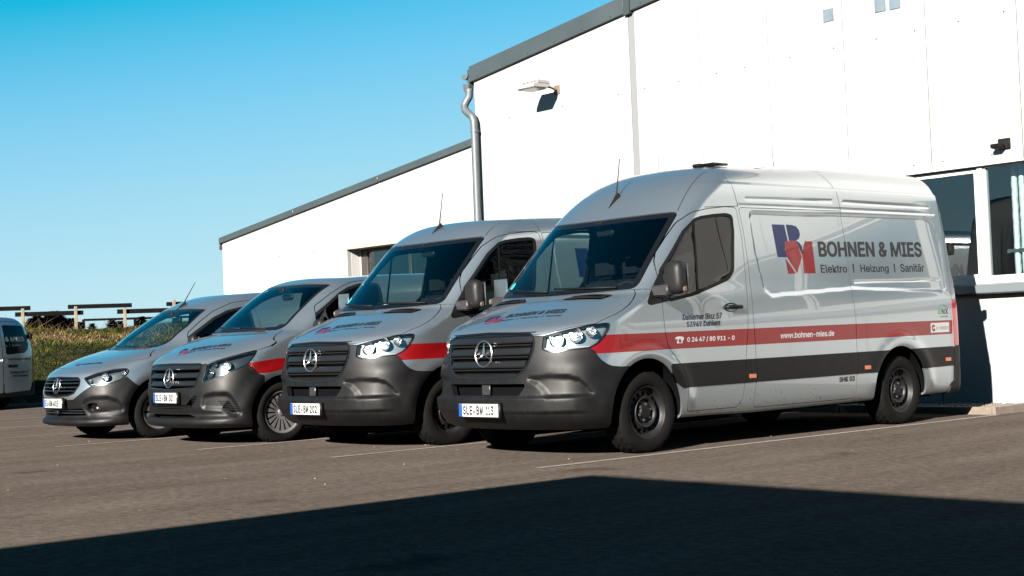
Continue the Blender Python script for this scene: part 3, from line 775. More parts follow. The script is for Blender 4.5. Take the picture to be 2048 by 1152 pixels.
    MB().prism([(yd+.28, dz), (yd+.34, dz+.11), (yd+.46, dz+.09), (yd+.50, dz-.02)], 0, .20, .56).build('instrument_hood', CABIN, dash, .02)
    sx, sy, sz = .38, yd+.60, dz-.02; V = []; n, k, r, q = 40, 8, .19, .016; ca, sa = math.cos(R(28)), math.sin(R(28))
    mb = MB()
    for i in range(n):
        a = 2*math.pi*i/n
        for j in range(k):
            t = 2*math.pi*j/k; rad = r+q*math.cos(t); u, v, w_ = rad*math.cos(a), rad*math.sin(a), q*math.sin(t); V.append((sx+u, sy+v*sa-w_*ca, sz+v*ca+w_*sa))
    mb.add(V, [(i*k+j, i*k+(j+1) % k, ((i+1) % n)*k+(j+1) % k, ((i+1) % n)*k+j) for i in range(n) for j in range(k)])
    mb.tube([(sx-r, sy, sz), (sx, sy-.02, sz-.02), (sx+r, sy, sz)], .018, 6); mb.tube([(sx, sy-.02, sz-.02), (sx, sy-.10, sz-.15)], .02, 6)
    mb.build('steering_wheel', CABIN, root, smooth=True)
    for x in sp['seats']: seat(root, x, yb-.86, sp['seatz'])
    if 'divider' in sp:
        for s in (1, -1): flank_poly(b, 'window_divider', sp['divider'], SEAL, doors[s, 'door'], s, -.004)
    # mirrors, handles, wipers
    cx, cy, cz, k = sp['mirror']
    for s in (1, -1): mirror(root, cx, cy, cz, s, cx-.22*k, k)
    hy, hz = sp['handle']
    for s in (1, -1): handle(b, doors[s, 'door'], hy, hz, s)
    for p in sp['wipers']: wiper(b, root, p)
    # rear-view mirror inside
    c = sp['rvm']; yv = yfront(b, [0], [c])[0]
    m_ = MB().box(-.11, .11, yv+.10, yv+.13, c-.10, c-.03).build('interior_mirror', SEAL, root, .012); MB().box(-.05, .05, yv+.02, yv+.14, c-.02, c+.04).build('sensor_pod', SEAL, m_, .01)
    # aerial
    if 'aerial' in sp:
        ay, lean = sp['aerial']; az = zhood(b, [0], [ay], 1.3, 2.8)[0]; nrm = b.normal(np.array([[0., ay, az]]))[0]
        base = MB().add([(-.028, ay+.05, 0), (.028, ay+.05, 0), (.006, ay-.10, 0), (-.006, ay-.10, 0), (-.014, ay+.035, .05), (.014, ay+.035, .05), (0, ay-.02, .03)], [(0, 3, 2, 1), (0, 1, 5, 4), (1, 2, 6, 5), (2, 3, 6), (3, 0, 4, 6), (4, 5, 6)])
        base.V = [(v[0], v[1], v[2]+zhood(b, [v[0]], [v[1]], 1.3, 2.8)[0]-.004) for v in base.V]
        o = base.build('aerial_base', SEAL, root); z1 = zhood(b, [0], [ay+.02], 1.3, 2.8)[0]+.035
        MB().tube([(0, ay+.02, z1), (0, ay+.02+lean[0]*.35, z1+lean[1]*.35), (0, ay+.02+lean[0], z1+lean[1])], [.008, .0055, .004], 6).build('aerial_rod', SEAL, o)
    plate(root, *sp['plate'])
    star(root, 0, yfront(b, [0], [sp['star'][0]])[0]-.012, *sp['star'][:2], sp['star'][2])
    return root, b, dict(hood=hood, body=body, doors=doors, bumper=bumper)

# -- feature helpers for the pressed shapes
def f_recess(poly, d, e, view='side', ymax=9):
    P = np.asarray(poly); lo, hi = P.min(0)-e, P.max(0)+e
    def val(U, W_):
        U, W_ = np.broadcast_arrays(U, W_); o = np.zeros(U.shape); m = (U > lo[0]) & (U < hi[0]) & (W_ > lo[1]) & (W_ < hi[1])
        if m.any(): o[m] = d*sstep(e/2, -e/2, psdf(U[m], W_[m], P))
        return o
    def q(ax, y, z):
        if view == 'side': return val(y, z)*(ax > .4)
        if view == 'front': return val(ax, z)*(y < ymax)
        return val((ax+y)*.70711, z)*(y < ymax)
    return q
def f_line(pts, d, w):
    P = np.asarray(pts); lo, hi = P.min(0)-2*w, P.max(0)+2*w
    def q(ax, y, z):
        U, W_ = np.broadcast_arrays(y, z); o = np.zeros(U.shape); m = (U > lo[0]) & (U < hi[0]) & (W_ > lo[1]) & (W_ < hi[1])
        if m.any(): o[m] = d*np.exp(-(lsdf(U[m], W_[m], pts)/w)**2)
        return o*(ax > .4)
    return q
def f_flare(cy, cz, r, d, w):
    return lambda ax, y, z: np.where(ax > .6, -d*np.exp(-((np.hypot(y-cy, z-cz)-r)/w)**2)*sstep(cz-.1, cz+.1, z), 0)
# ---------------------------------------------------------------- ground
def ground_mat():
    m = bpy.data.materials.new('asphalt'); m.use_nodes = True; nt = m.node_tree; b = nt.nodes['Principled BSDF']; L = nt.links.new; N = nt.nodes.new
    tc = N('ShaderNodeTexCoord')
    def noise(sc, det, rough=.55, vec=None):
        n = N('ShaderNodeTexNoise'); n.inputs['Scale'].default_value = sc; n.inputs['Detail'].default_value = det; n.inputs['Roughness'].default_value = rough
        L(vec or tc.outputs['Object'], n.inputs['Vector']); return n
    def ramp(src, a, b_, c, d):
        r = N('ShaderNodeMapRange'); r.inputs[1].default_value = a; r.inputs[2].default_value = b_; r.inputs[3].default_value = c; r.inputs[4].default_value = d; L(src, r.inputs[0]); return r.outputs[0]
    def mul(a, b_):
        n = N('ShaderNodeMath'); n.operation = 'MULTIPLY'; L(a, n.inputs[0]); L(b_, n.inputs[1]); return n.outputs[0]
    fine = noise(95, 4, .75); mid = noise(16, 6); big = noise(.55, 5)
    mp = N('ShaderNodeMapping'); mp.inputs['Scale'].default_value = (1.6, .22, 1); mp.inputs['Rotation'].default_value = (0, 0, R(38)); L(tc.outputs['Object'], mp.inputs[0]); streak = noise(1.3, 5, .6, mp.outputs[0])
    k = mul(mul(ramp(fine.outputs[0], .25, .75, .30, 1.70), ramp(mid.outputs[0], .3, .7, .72, 1.28)), mul(ramp(big.outputs[0], .3, .7, .88, 1.10), ramp(streak.outputs[0], .35, .65, .84, 1.08)))
    v = N('ShaderNodeTexVoronoi'); v.inputs['Scale'].default_value = 55; v.inputs['Randomness'].default_value = 1; L(tc.outputs['Object'], v.inputs['Vector'])
    stone = ramp(v.outputs['Distance'], .10, .16, 1, 0); sel = N('ShaderNodeSeparateColor'); L(v.outputs['Color'], sel.inputs[0]); pick = ramp(sel.outputs[0], .86, .90, 0, 1); st = mul(stone, pick)
    sc = N('ShaderNodeVectorMath'); sc.operation = 'SCALE'; sc.inputs[0].default_value = (.0525, .0436, .0372); L(k, sc.inputs['Scale'])
    mx = N('ShaderNodeMix'); mx.data_type = 'RGBA'; mx.inputs[7].default_value = (.09, .075, .064, 1); L(st, mx.inputs[0]); L(sc.outputs[0], mx.inputs[6]); pass
    mp2 = N('ShaderNodeMapping'); mp2.inputs['Scale'].default_value = (.9, 9, 1); mp2.inputs['Rotation'].default_value = (0, 0, R(-24)); L(tc.outputs['Object'], mp2.inputs[0]); scr = noise(1.0, 5, .62, mp2.outputs[0]); patch = noise(.38, 2)
    sm_ = mul(ramp(scr.outputs[0], .66, .72, 0, .75), ramp(patch.outputs[0], .52, .62, 0, 1)); mx2 = N('ShaderNodeMix'); mx2.data_type = 'RGBA'; mx2.inputs[7].default_value = (.108, .088, .072, 1); L(sm_, mx2.inputs[0]); L(mx.outputs[2], mx2.inputs[6])
    oil = noise(.9, 3, .5); om = ramp(oil.outputs[0], .64, .74, 1, .62); od = N('ShaderNodeVectorMath'); od.operation = 'SCALE'; L(mx2.outputs[2], od.inputs[0]); L(om, od.inputs['Scale']); L(od.outputs[0], b.inputs['Base Color'])
    b.inputs['Roughness'].default_value = .92; b.inputs['Specular IOR Level'].default_value = 0
    bp = N('ShaderNodeBump'); bp.inputs['Strength'].default_value = .55; bp.inputs['Distance'].default_value = .006; ad = N('ShaderNodeMath'); L(fine.outputs[0], ad.inputs[0]); L(st, ad.inputs[1]); L(ad.outputs[0], bp.inputs['Height']); L(bp.outputs[0], b.inputs['Normal'])
    MATS['asphalt'] = m; return m
def line_mat():
    """thin road paint, worn through to the asphalt"""
    m = bpy.data.materials.new('worn_line_paint'); m.use_nodes = True; nt = m.node_tree; b = nt.nodes['Principled BSDF']; L = nt.links.new; N = nt.nodes.new
    tc = N('ShaderNodeTexCoord'); n = N('ShaderNodeTexNoise'); n.inputs['Scale'].default_value = 26; n.inputs['Detail'].default_value = 8; n.inputs['Roughness'].default_value = .75; L(tc.outputs['Object'], n.inputs['Vector'])
    r = N('ShaderNodeMapRange'); r.inputs[1].default_value = .40; r.inputs[2].default_value = .60; L(n.outputs[0], r.inputs[0])
    c = N('ShaderNodeMix'); c.data_type = 'RGBA'; c.inputs[6].default_value = (.05, .04, .033, 1); c.inputs[7].default_value = (.120, .103, .083, 1); L(r.outputs[0], c.inputs[0]); L(c.outputs[2], b.inputs['Base Color']); b.inputs['Roughness'].default_value = .85
    return m
ASPH = ground_mat(); LINEP = line_mat()
# the yard ends at a bank; directions along and across that bank
HV = np.array([-.9265, .376]); TV = np.array([.376, .9265]); C0 = np.array([9.6663, -7.9713])
def bank_pt(s, t): return C0+HV*s+TV*t
S_EDGE = 33.4
pts = [bank_pt(S_EDGE, -70), bank_pt(S_EDGE, 70), np.array([60, 90.]), np.array([60, -70.])]
struct(MB().add([(p[0], p[1], 0) for p in pts], [(0, 1, 2, 3)]).build('yard', ASPH))
ev = [bank_pt(S_EDGE-.14, -40), bank_pt(S_EDGE-.02, -40), bank_pt(S_EDGE-.02, 40), bank_pt(S_EDGE-.14, 40)]
struct(MB().prism([tuple(q) for q in ev], 2, -.05, .05).build('bank_edging', mat('edging_concrete', (.16, .14, .115), .9, var=.2, scale=8)))
struct(MB().add([(-2500, -2500, -.06), (2500, -2500, -.06), (2500, 2500, -.06), (-2500, 2500, -.06)], [(0, 1, 2, 3)]).build('terrain', mat('far_meadow', (.03, .042, .012), .95, var=.3, scale=.05)))
ln = [(1.14, -.42, 6.17), (-1.52, -.55, 6.17), (-3.90, -.60, 6.17), (-6.22, -1.1, 6.17), (-8.82, -.9, 6.17), (-11.58, -.8, 6.17), (-14.4, .2, 6.17)]
for x, y0, y1 in ln:
    V = []; n = 30
    for i in range(n+1):
        y = y0+(y1-y0)*i/n; w = .042+random.uniform(-.006, .006); V += [(x-w, y, .004), (x+w, y, .004)]
    o = MB().add(V, [(2*i, 2*i+1, 2*i+3, 2*i+2) for i in range(n)]).build('parking_line', LINEP); struct(o)
# grit and chalky scuffs on the tarmac in front of the vans
mb = MB()
for _ in range(170):
    x, y = random.uniform(-9, 8), random.uniform(-6.5, 6); r = random.choice((.004, .005, .006, .009)); z = r*.5
    V = [(x+r*math.cos(a), y+r*math.sin(a), z*random.uniform(.3, 1)) for a in (.3, 1.7, 2.9, 4.1, 5.3)]+[(x, y, r*1.1)]
    mb.add(V, [(i, (i+1) % 5, 5) for i in range(5)]+[(4, 3, 2, 1, 0)])
tag(mb.build('grit', mat('pale_grit', (.25, .21, .18), .9)), kind='stuff')

# kerb stones, one by one, and the gravel strip along the wall
KERB = mat('kerb_concrete', (.16, .125, .095), .9, var=.25, scale=14, bump=.5, bscale=80, bdist=.01)
kerb = thing('kerb', 'low concrete edging stones in front of the gravel strip by the wall', 'kerb', (0, 6.2, 0))
st0 = MB().box(-.495, .495, 0, .08, -.05, .085).build('kerb_stone', KERB, kerb, .008)
for i in range(19):
    o = st0 if i == 0 else st0.copy()
    if i: COL.objects.link(o)
    o.location = (.55-1.0*i, random.uniform(-.008, .008), random.uniform(-.006, .006)); o.rotation_euler = (0, 0, random.uniform(-.006, .006))
for i in range(2):
    o = st0.copy(); COL.objects.link(o); o.location = (1.095+.02*i, .53+1.0*i-.03, random.uniform(-.004, .004)); o.rotation_euler = (0, 0, R(88.5)); o.scale = (.98 if i == 0 else .18, 1, 1)
    if i: o.location = (1.115, 1.02, 0)
struct(MB().box(-17.2, 1.02, 6.28, 7.295, -.05, .045).build('gravel_bed', mat('gravel_soil', (.09, .075, .062), .95, var=.3, scale=30)))
nst = 3600; P = np.c_[RNG.uniform(-3.6, 1.0, nst), RNG.uniform(6.30, 7.27, nst)]; r = RNG.uniform(.012, .026, nst); ang = RNG.uniform(0, 6.28, (nst, 1))+np.array([0, 1.57, 3.14, 4.71])*1.0
hV = np.stack([P[:,:1]+r[:,None]*np.cos(ang)*RNG.uniform(.7, 1.2, (nst, 4)), P[:,1:]+r[:,None]*np.sin(ang)*RNG.uniform(.7, 1.2, (nst, 4)), np.full((nst, 4), .047)+r[:,None]*RNG.uniform(.1, .5, (nst, 4))], 2)
top = np.c_[P, .047+r*1.05][:,None]; bot = np.c_[P, .047-r*.2][:,None]; V = np.concatenate([hV, top, bot], 1).reshape(-1, 3)
F = np.concatenate([np.array([[i, (i+1) % 4, 4] for i in range(4)]+[[(i+1) % 4, i, 5] for i in range(4)])+6*k for k in range(nst)])
tag(mesh_np('gravel', V, F, mat('gravel_stone', (.17, .15, .135), .9, var=.35, scale=60)), kind='stuff')

# ---------------------------------------------------------------- white hall with two roof heights
YW = 7.3
ZINC = mat('zinc_flashing', (.030, .042, .047), .5, .0, var=.06, scale=1.5); GALV = mat('galvanised_steel', (.085, .100, .112), .55, .2, var=.12, scale=12)
hall = thing('industrial_hall', 'white panelled industrial hall with grey verge flashing and a lower wing', 'building', (0, YW, 0))
def zmain(x): return 5.250+(x+8.8)*.1215
def zwing(x): return 3.225+(x+17.12)*.1188
def panel(x0, x1, zb, ztf, yb=0):
    g = .0055
    return MB().prism([(x0+g, zb), (x1-g, zb), (x1-g, ztf(x1)), (x0+g, ztf(x0))], 1, yb, yb+.09).build('wall_panel', WHITEMETAL, hall, .0025, seg=1)
ZS, ZH = 1.312, 2.832
mj = [-8.77, -7.63, -6.383, -5.20]; mj2 = [-5.08, -3.857, -2.65, -1.444]
for a, b_ in list(zip(mj[:-1], mj[1:]))+list(zip(mj2[:-1], mj2[1:])): panel(a, b_, .04, zmain)
wj = [-1.444, -.251, .943]+[.943+1.2*i for i in range(1, 13)]
for a, b_ in zip(wj[:-1], wj[1:]): panel(a, b_, .04, lambda x: ZS); panel(a, b_, ZH, zmain)
MB().prism([(-5.20, .04), (-5.08, .04), (-5.08, zmain(-5.08)), (-5.20, zmain(-5.2))], 1, .012, .09).build('expansion_joint', mat('joint_grey', (.17, .175, .178), .5), hall)
gw = [-17.11, -16.611, -15.287, -13.978, -12.689, -11.414, -10.155, -8.895]
WX0, WX1, WZ0, WZ1 = -12.585, -9.6, .95, 2.772
for a, b_ in zip(gw[:-1], gw[1:]):
    if b_ <= WX0 or a >= WX1: panel(a, b_, .04, zwing)
    else:
        panel(max(a, a), b_, WZ1, zwing); panel(a, b_, .04, lambda x: WZ0)
        if a < WX0: panel(a, WX0, WZ0, lambda x: WZ1)
        if b_ > WX1: panel(WX1, b_, WZ0, lambda x: WZ1)
MB().prism([(-8.89, .04), (-8.775, .04), (-8.775, zwing(-8.8)), (-8.89, zwing(-8.9))], 1, .004, .09).build('corner_trim', WHITEMETAL, hall)
# light rails behind the joints
bk = mat('joint_backing', (.10, .10, .10), .7)
for x0, x1, z0, zf in ((-17.1, -12.6, .04, zwing), (-9.58, -8.8, .04, zwing), (-12.6, -9.58, .04, lambda x: .94), (-12.6, -9.58, WZ1+.01, zwing), (-8.8, -1.45, .04, zmain), (-1.45, 15.3, .04, lambda x: ZS-.02), (-1.45, 15.3, ZH+.02, zmain)):
    MB().prism([(x0, z0), (x1, z0), (x1, zf(x1)-.02), (x0, zf(x0)-.02)], 1, .0902, .13).build('wall_core', bk, hall)
# verge flashings
def fascia(x0, x1, zf, h, yo, nm='verge_flashing'):
    return MB().prism([(x0, zf(x0)), (x1, zf(x1)), (x1, zf(x1)+h), (x0, zf(x0)+h)], 1, -yo, .25).build(nm, ZINC, hall, .006)
for a, b_ in ((-8.83, -5.235), (-5.10, -1.6), (-1.59, 2.0), (2.01, 5.6), (5.61, 9.2), (9.21, 12.8), (12.81, 15.4)): fascia(a, b_, zmain, .262, .055)
MB().prism([(-5.23, zmain(-5.23)-.03), (-5.105, zmain(-5.1)-.03), (-5.105, zmain(-5.1)+.30), (-5.23, zmain(-5.23)+.30)], 1, -.062, .25).build('flashing_joint', mat('dark_joint', (.02, .03, .035), .5), hall)
for a, b_ in ((-17.16, -14.3), (-14.29, -11.5), (-11.49, -8.79)): fascia(a, b_, zwing, .122, .05)
MB().box(-8.90, -8.835, -.03, .2, 5.24, 5.47).build('flashing_end', ZINC, hall, .004)
MB().box(-17.21, -17.17, -.02, .2, 3.10, 3.33).build('flashing_end', GALV, hall, .004)
# screws along the purlin rows and the flashings
sc = MB()
def screw(x, z, y=-.006, r=.011):
    sc.tube([(x, y+.006, z), (x, y, z)], [r, r*.8], 6)
for x in (-7.91, -7.25, -6.66, -6.1, -5.45, -4.92, -4.25, -3.55, -3.05, -2.30, -1.59, -.95, -.40, .2, .79, 1.4, 2.0, 2.6, 3.2): screw(x, 4.54)
for x in (-.50, -.098, .55, 1.3): screw(x, 2.92)
for x in (-12.2, -11.1, -13.2, -13.7, -14.9): screw(x, 2.82-.02*random.random())
for i in range(24): x = -8.6+i*.62; screw(x, zmain(x)+.045, -.062, .014)
for i in range(13): x = -16.9+i*.66; screw(x, zwing(x)+.06, -.056, .012)
tag(sc.build('wall_screws', mat('screw_grey', (.05, .05, .05), .5, .5), hall), kind='stuff')
# three shutter plates high on the wall
PB = mat('pale_blue_plate', (.105, .145, .172), .5, var=.1, scale=8)
for x0, x1, z0, z1 in ((-1.727, -1.570, 4.892, 5.052), (-.947, -.790, 4.862, 5.09), (-.733, -.580, 4.856, 5.09)): MB().box(x0, x1, -.012, .0, z0, z1).build('cover_plate', PB, hall, .002)
# roofs, end and side walls, floor
ROOF = mat('roof_sheet', (.22, .24, .25), .5)
struct_roof = MB().prism([(-8.85, zmain(-8.85)+.20), (15.4, zmain(15.4)+.20), (15.4, zmain(15.4)+.10), (-8.85, zmain(-8.85)+.10)], 1, .25, 14).build('roof', ROOF, hall)
MB().prism([(-17.16, zwing(-17.16)+.10), (-8.8, zwing(-8.8)+.10), (-8.8, zwing(-8.8)+.02), (-17.16, zwing(-17.16)+.02)], 1, .25, 7.5).build('roof', ROOF, hall)
MB().box(-17.11, -17.02, .09, 7.5, .0, 3.25).build('end_wall', WHITEMETAL, hall)
MB().prism([(.13, 3.9), (14, 3.9), (14, 5.33), (.13, 5.33)], 0, -8.77, -8.68).build('end_wall', WHITEMETAL, hall)
MB().prism([(.13, 0), (14, 0), (14, 3.9), (.13, 3.9)], 0, -8.77, -8.68).build('end_wall', WHITEMETAL, hall)
MB().prism([(.13, 0), (14, 0), (14, 8.1), (.13, 8.1)], 0, 15.2, 15.3).build('end_wall', WHITEMETAL, hall)
INTW = mat('hall_interior', (.05, .05, .05), .8)
MB().box(-17.0, 15.2, 13.8, 14.0, 0, 5.2).build('back_wall', INTW, hall)
MB().box(-17.0, 15.2, .14, 13.8, -.02, .03).build('hall_floor', mat('hall_floor', (.05, .05, .05), .6), hall)
# ribbon of windows on the right: each light in its own frame
FR = mat('white_window_frame', (.60, .60, .59), .35)
def framed(x0, x1, z0, z1, y0, fw=.055, inner=True, nm='window'):
    m = MB().box(x0, x1, y0, y0+.07, z0, z0+fw).box(x0, x1, y0, y0+.07, z1-fw, z1).box(x0, x0+fw, y0, y0+.07, z0+fw, z1-fw).box(x1-fw, x1, y0, y0+.07, z0+fw, z1-fw)
    f = m.build(nm, FR, hall, .004); MB().box(x0+fw, x1-fw, y0+.03, y0+.036, z0+fw, z1-fw).build('pane', BLDGLASS, f)
    return f
framed(-1.41, .325, 1.50, 2.795, .045); framed(.395, 2.15, 1.501, 2.815, .040, .03)
MB().box(.325, .395, .02, .11, 1.4998, 2.832).build('window_post', FR, hall, .004)
xw = 2.15
for i in range(5):
    MB().box(xw, xw+.09, .02, .11, 1.4998, 2.832).build('window_post', FR, hall, .004); framed(xw+.09, xw+1.95, 1.50, 2.80, .045); xw += 1.95
MB().box(xw, 15.3, .01, .09, 1.312, 2.832).build('wall_panel', WHITEMETAL, hall)
MB().box(-1.44, 15.2, -.035, .05, 2.806, 2.8315).build('window_drip', FR, hall, .003)
MB().prism([(-.145, 1.418), (.04, 1.44), (.04, 1.318), (-.125, 1.318), (-.145, 1.33)], 0, -1.5, 11.9).build('window_sill', mat('sill_grey', (.13, .155, .17), .45, .2), hall, .004)
MB().box(-1.44, 11.9, .02, .10, 1.4405, 1.4995).build('window_board', FR, hall)
# deep window in the low wing
MB().box(WX0, WX1, -.028, .05, WZ1-.004, WZ1+.022).build('window_drip', mat('cream_drip', (.36, .33, .24), .5), hall, .003)
JB = mat('jamb_white', (.5, .49, .47), .6)
MB().box(WX0-.03, WX0, .0905, .36, WZ0, WZ1).build('window_jamb', JB, hall); MB().box(WX0, WX1, .0905, .36, WZ1, WZ1+.03).build('window_head', JB, hall)
f = MB().box(WX0+.0, WX0+.24, .275, .345, WZ0, WZ1).box(WX0+.24, WX1, .275, .345, WZ1-.06, WZ1).box(-11.10, -11.02, .275, .345, WZ0, WZ1-.06).build('window', mat('brown_window_frame', (.03, .026, .022), .5), hall, .004)
MB().box(WX0+.24, -11.10, .30, .306, WZ0, WZ1-.06).build('pane', BLDGLASS, f); MB().box(-11.02, WX1, .30, .306, WZ0, WZ1-.06).build('pane', BLDGLASS, f)
MB().box(WX0+.02, WX0+.05, .262, .275, WZ0, WZ1).build('frame_strip', FR, f)
# ducts and cable seen through the right-hand window, and a workshop behind it
DUCT = mat('spiral_duct', (1.0, 1.0, 1.0), .35, .25, var=.15, scale=30, bump=.6, bscale=40, bdist=.01)
for x in (.64, .735):
    V = [(x+.002*math.sin(i*2.1), YW+.30, 1.2+i*.06) for i in range(32)]; o = MB().tube(V, [.036+.0025*(i % 2) for i in range(32)], 14).build('ventilation_duct', DUCT, None, smooth=True)
    tag(o, 'left silver ventilation duct behind the right-hand window' if x < .7 else 'right silver ventilation duct beside the orange cable behind the window', 'duct', 'silver ducts behind the window')
tag(MB().tube([(.845, YW+.28, 2.60), (.85, YW+.28, 2.3), (.842, YW+.28, 2.0), (.85, YW+.28, 1.9), (.848, YW+.28, 1.4)], .014, 8).build('orange_cable', mat('orange_cable', (.95, .16, .02), .5), None, smooth=True), 'orange cable hanging behind the right-hand window', 'cable')
rail = thing('pipe_rail', 'slotted metal rail clamping the silver ducts behind the window', 'rail', (.75, YW+.26, 1.81))
MB().box(-.22, .45, 0, .012, -.022, .022).build('rail_bar', GALV, rail)
for x in (-.16, -.06, .04, .14): MB().box(x-.012, x+.012, -.010, .0, -.018, .018).build('pipe_clip', GALV, rail)
WK = mat('workshop_grey', (.06, .065, .07), .6)
sh = thing('workshop_shelf', 'dark storage shelf inside the hall behind the windows', 'shelf', (2, YW+3.4, 0))
for z in (.6, 1.4, 2.2): MB().box(-3, 4.5, 0, .6, z, z+.04).build('shelf_board', WK, sh)
for x in (-3, -.5, 2, 4.44): MB().box(x, x+.06, 0, .6, 0, 2.8).build('upright', WK, sh)
bx = [('brown', (.05,.035,.02)), ('blue-grey', (.025,.035,.045)), ('pale grey', (.08,.075,.07)), ('black', (.01,.01,.01))]
for i in range(4):
    x = -2.4+i*1.15; nm, c = bx[i]; z = (.64, 1.44)[i % 2]; o = MB().box(x, x+.4, .1, .5, z, z+.28+.06*i).build('storage_box', mat('box_'+nm.replace('-', '_').replace(' ', '_'), c, .7), None, .01)
    o.location = (2, YW+3.4, 0); tag(o, nm+' storage box on the shelf inside the hall', 'box')
# rainwater pipe with swan neck
dp = thing('downpipe', 'galvanised rain pipe with swan neck at the corner between hall and wing', 'downpipe', (-8.7, YW, 0))
pp = [(-.165, -.02, 5.16), (-.18, -.02, 5.02), (-.22, -.05, 4.95), (-.235, -.08, 4.88), (-.20, -.10, 4.80), (-.10, -.11, 4.73), (.0, -.115, 4.66), (.035, -.115, 4.58), (.04, -.115, 4.48), (.045, -.115, .05)]
q = []
for a, b_ in zip(pp[:-1], pp[1:]):
    for t in (0, .33, .66): q.append(tuple(a[i]+(b_[i]-a[i])*t for i in range(3)))
q.append(pp[-1]); MB().tube(q, .062, 16).build('pipe', GALV, dp, smooth=True)
for z in (4.42, 2.60, .9):
    MB().tube([(.044, -.115, z-.02), (.044, -.115, z+.02)], .069, 16).build('pipe_clamp', GALV, dp); MB().box(.03, .058, -.055, .0, z-.012, z+.012).build('bracket', GALV, dp)
gut = MB()
for i in range(2): pass
V = []; n = 12
for y in (-.06, 13.5):
    for k in range(n+1): a = math.pi+math.pi*k/n; V.append((-8.93-8.7*0+.0+.085*math.cos(a), y, 5.39+.085*math.sin(a)))
gu = MB().add(V, [(k, k+1, n+1+k+1, n+1+k) for k in range(n)]+[tuple(range(n+1))]).build('gutter', GALV, hall)
MB().prism([(-9.01, 5.24), (-8.83, 5.24), (-8.85, 5.13), (-8.93, 5.08), (-8.97, 5.13)], 1, -.055, .05).build('outlet', GALV, dp)
for o in dp.children:
    if o.name.startswith('outlet'): o.location.x = 8.7
# floodlight on its bracket
fl = thing('floodlight', 'white floodlight on a short arm high on the hall wall', 'lamp', (-6.83, YW, 4.83))
LAMPW = mat('lamp_housing', (.34, .34, .33), .45)
MB().prism([(-.60, -.035), (-.585, .03), (-.40, .075), (-.25, .075), (-.23, .01), (-.30, -.03)], 0, -.21, .17).build('lamp_body', LAMPW, fl, .012)
for i in range(5): MB().box(-.17+.085*i-.006, -.17+.085*i+.006, -.50, -.27, .045, .085).build('cooling_fin', LAMPW, fl)
MB().box(-.19, .15, -.57, -.30, -.043, -.0345).build('lamp_glass', mat('lamp_front', (.5, .5, .5), .25), fl)
MB().tube([(.02, -.25, .03), (.05, -.12, .01), (.06, .0, -.03)], .018, 8).build('lamp_arm', mat('rusty_steel', (.22, .17, .12), .6, .5), fl); MB().box(.0, .12, -.014, .0, -.085, .05).build('wall_plate', mat('rusty_steel', (.22, .17, .12), .6, .5), fl, .003)
# motion sensor
ms = thing('motion_sensor', 'small black motion sensor on a square plate above the right-hand window', 'sensor', (.72, YW, 3.02))
MB().box(-.075, .075, -.03, 0, -.055, .068).build('wall_plate', PLASTIC, ms, .006); MB().prism([(-.15, -.045), (-.03, -.055), (-.03, -.005), (-.16, .005)], 0, -.10, .02).build('sensor_head', PLASTIC, ms, .008)

# ---------------------------------------------------------------- house across the yard (out of frame, shades the foreground and shows in the lacquer)
CX, CY, HH = 5.14, -9.03, 3.8
hs = thing('workshop_house', 'pale rendered flat-roofed workshop across the yard', 'building', (CX, CY, 0))
REND = mat('pale_render', (.25, .24, .22), .85, var=.08, scale=3)
MB().box(.15, 26, -12, -.15, 0, HH-.25).build('wall', REND, hs); MB().box(0, 26.2, -12.2, 0, HH-.25, HH).build('roof', mat('grey_roof_edge', (.12, .13, .14), .6), hs)
for i in range(5):
    x = 2.0+i*4.6; f = MB().box(x, x+1.8, -.149, -.10, 1.0, 2.5).build('window', FR, hs); MB().box(x+.08, x+1.72, -.10, -.09, 1.08, 2.42).build('pane', BLDGLASS, f)
MB().box(.10, .15, -7, -4, 0, 3).build('gate', mat('gate_grey', (.25, .26, .27), .5), hs)

# ---------------------------------------------------------------- grass bank, fence and young trees beyond the yard
def bank_z(s, t):
    u = np.clip((s-S_EDGE)/9.5, 0, 1); z = 1.95*(u**.85)*(1-.12*np.sin(t*.45+.6)*u)+.10*np.sin(t*.9+s*.5)*u*(1-u)*2
    return z+.05*np.sin(t*2.3+1)*np.sin(s*1.9)*np.minimum(1, u*4)
ss = np.concatenate([[S_EDGE-.15], np.linspace(S_EDGE, S_EDGE+13, 40), [60, 90, 160, 400, 1200]]); tt = np.concatenate([np.linspace(-70, -6.5, 30), np.linspace(-6, 16, 120), np.linspace(17, 70, 30)])
SS, TT = np.meshgrid(ss, tt, indexing='ij'); Z = bank_z(SS, TT); Z[0] = -.05
for i, v in enumerate((60, 90, 160, 400, 1200)): Z[-5+i] = Z[-6]*0+1.75-.012*(v-47) if v < 400 else -4
XY = C0+SS[...,None]*HV+TT[...,None]*TV*np.where(SS[...,None] > 70, SS[...,None]/70, 1); V = np.concatenate([XY, Z[...,None]], 2).reshape(-1, 3); nt_ = len(tt)
F = np.array([(i*nt_+j, i*nt_+j+1, (i+1)*nt_+j+1, (i+1)*nt_+j) for i in range(len(ss)-1) for j in range(nt_-1)])
def vnoise(s, t, f, seed):
    """smooth value noise over the bank, for clumps"""
    r = np.random.default_rng(seed).uniform(0, 1, (64, 64)); x, y = (s*f) % 63, (t*f) % 63; i, j = np.asarray(x).astype(int), np.asarray(y).astype(int); u, v = x-i, y-j; u, v = u*u*(3-2*u), v*v*(3-2*v)
    return (r[i, j]*(1-u)+r[i+1, j]*u)*(1-v)+(r[i, j+1]*(1-u)+r[i+1, j+1]*u)*v
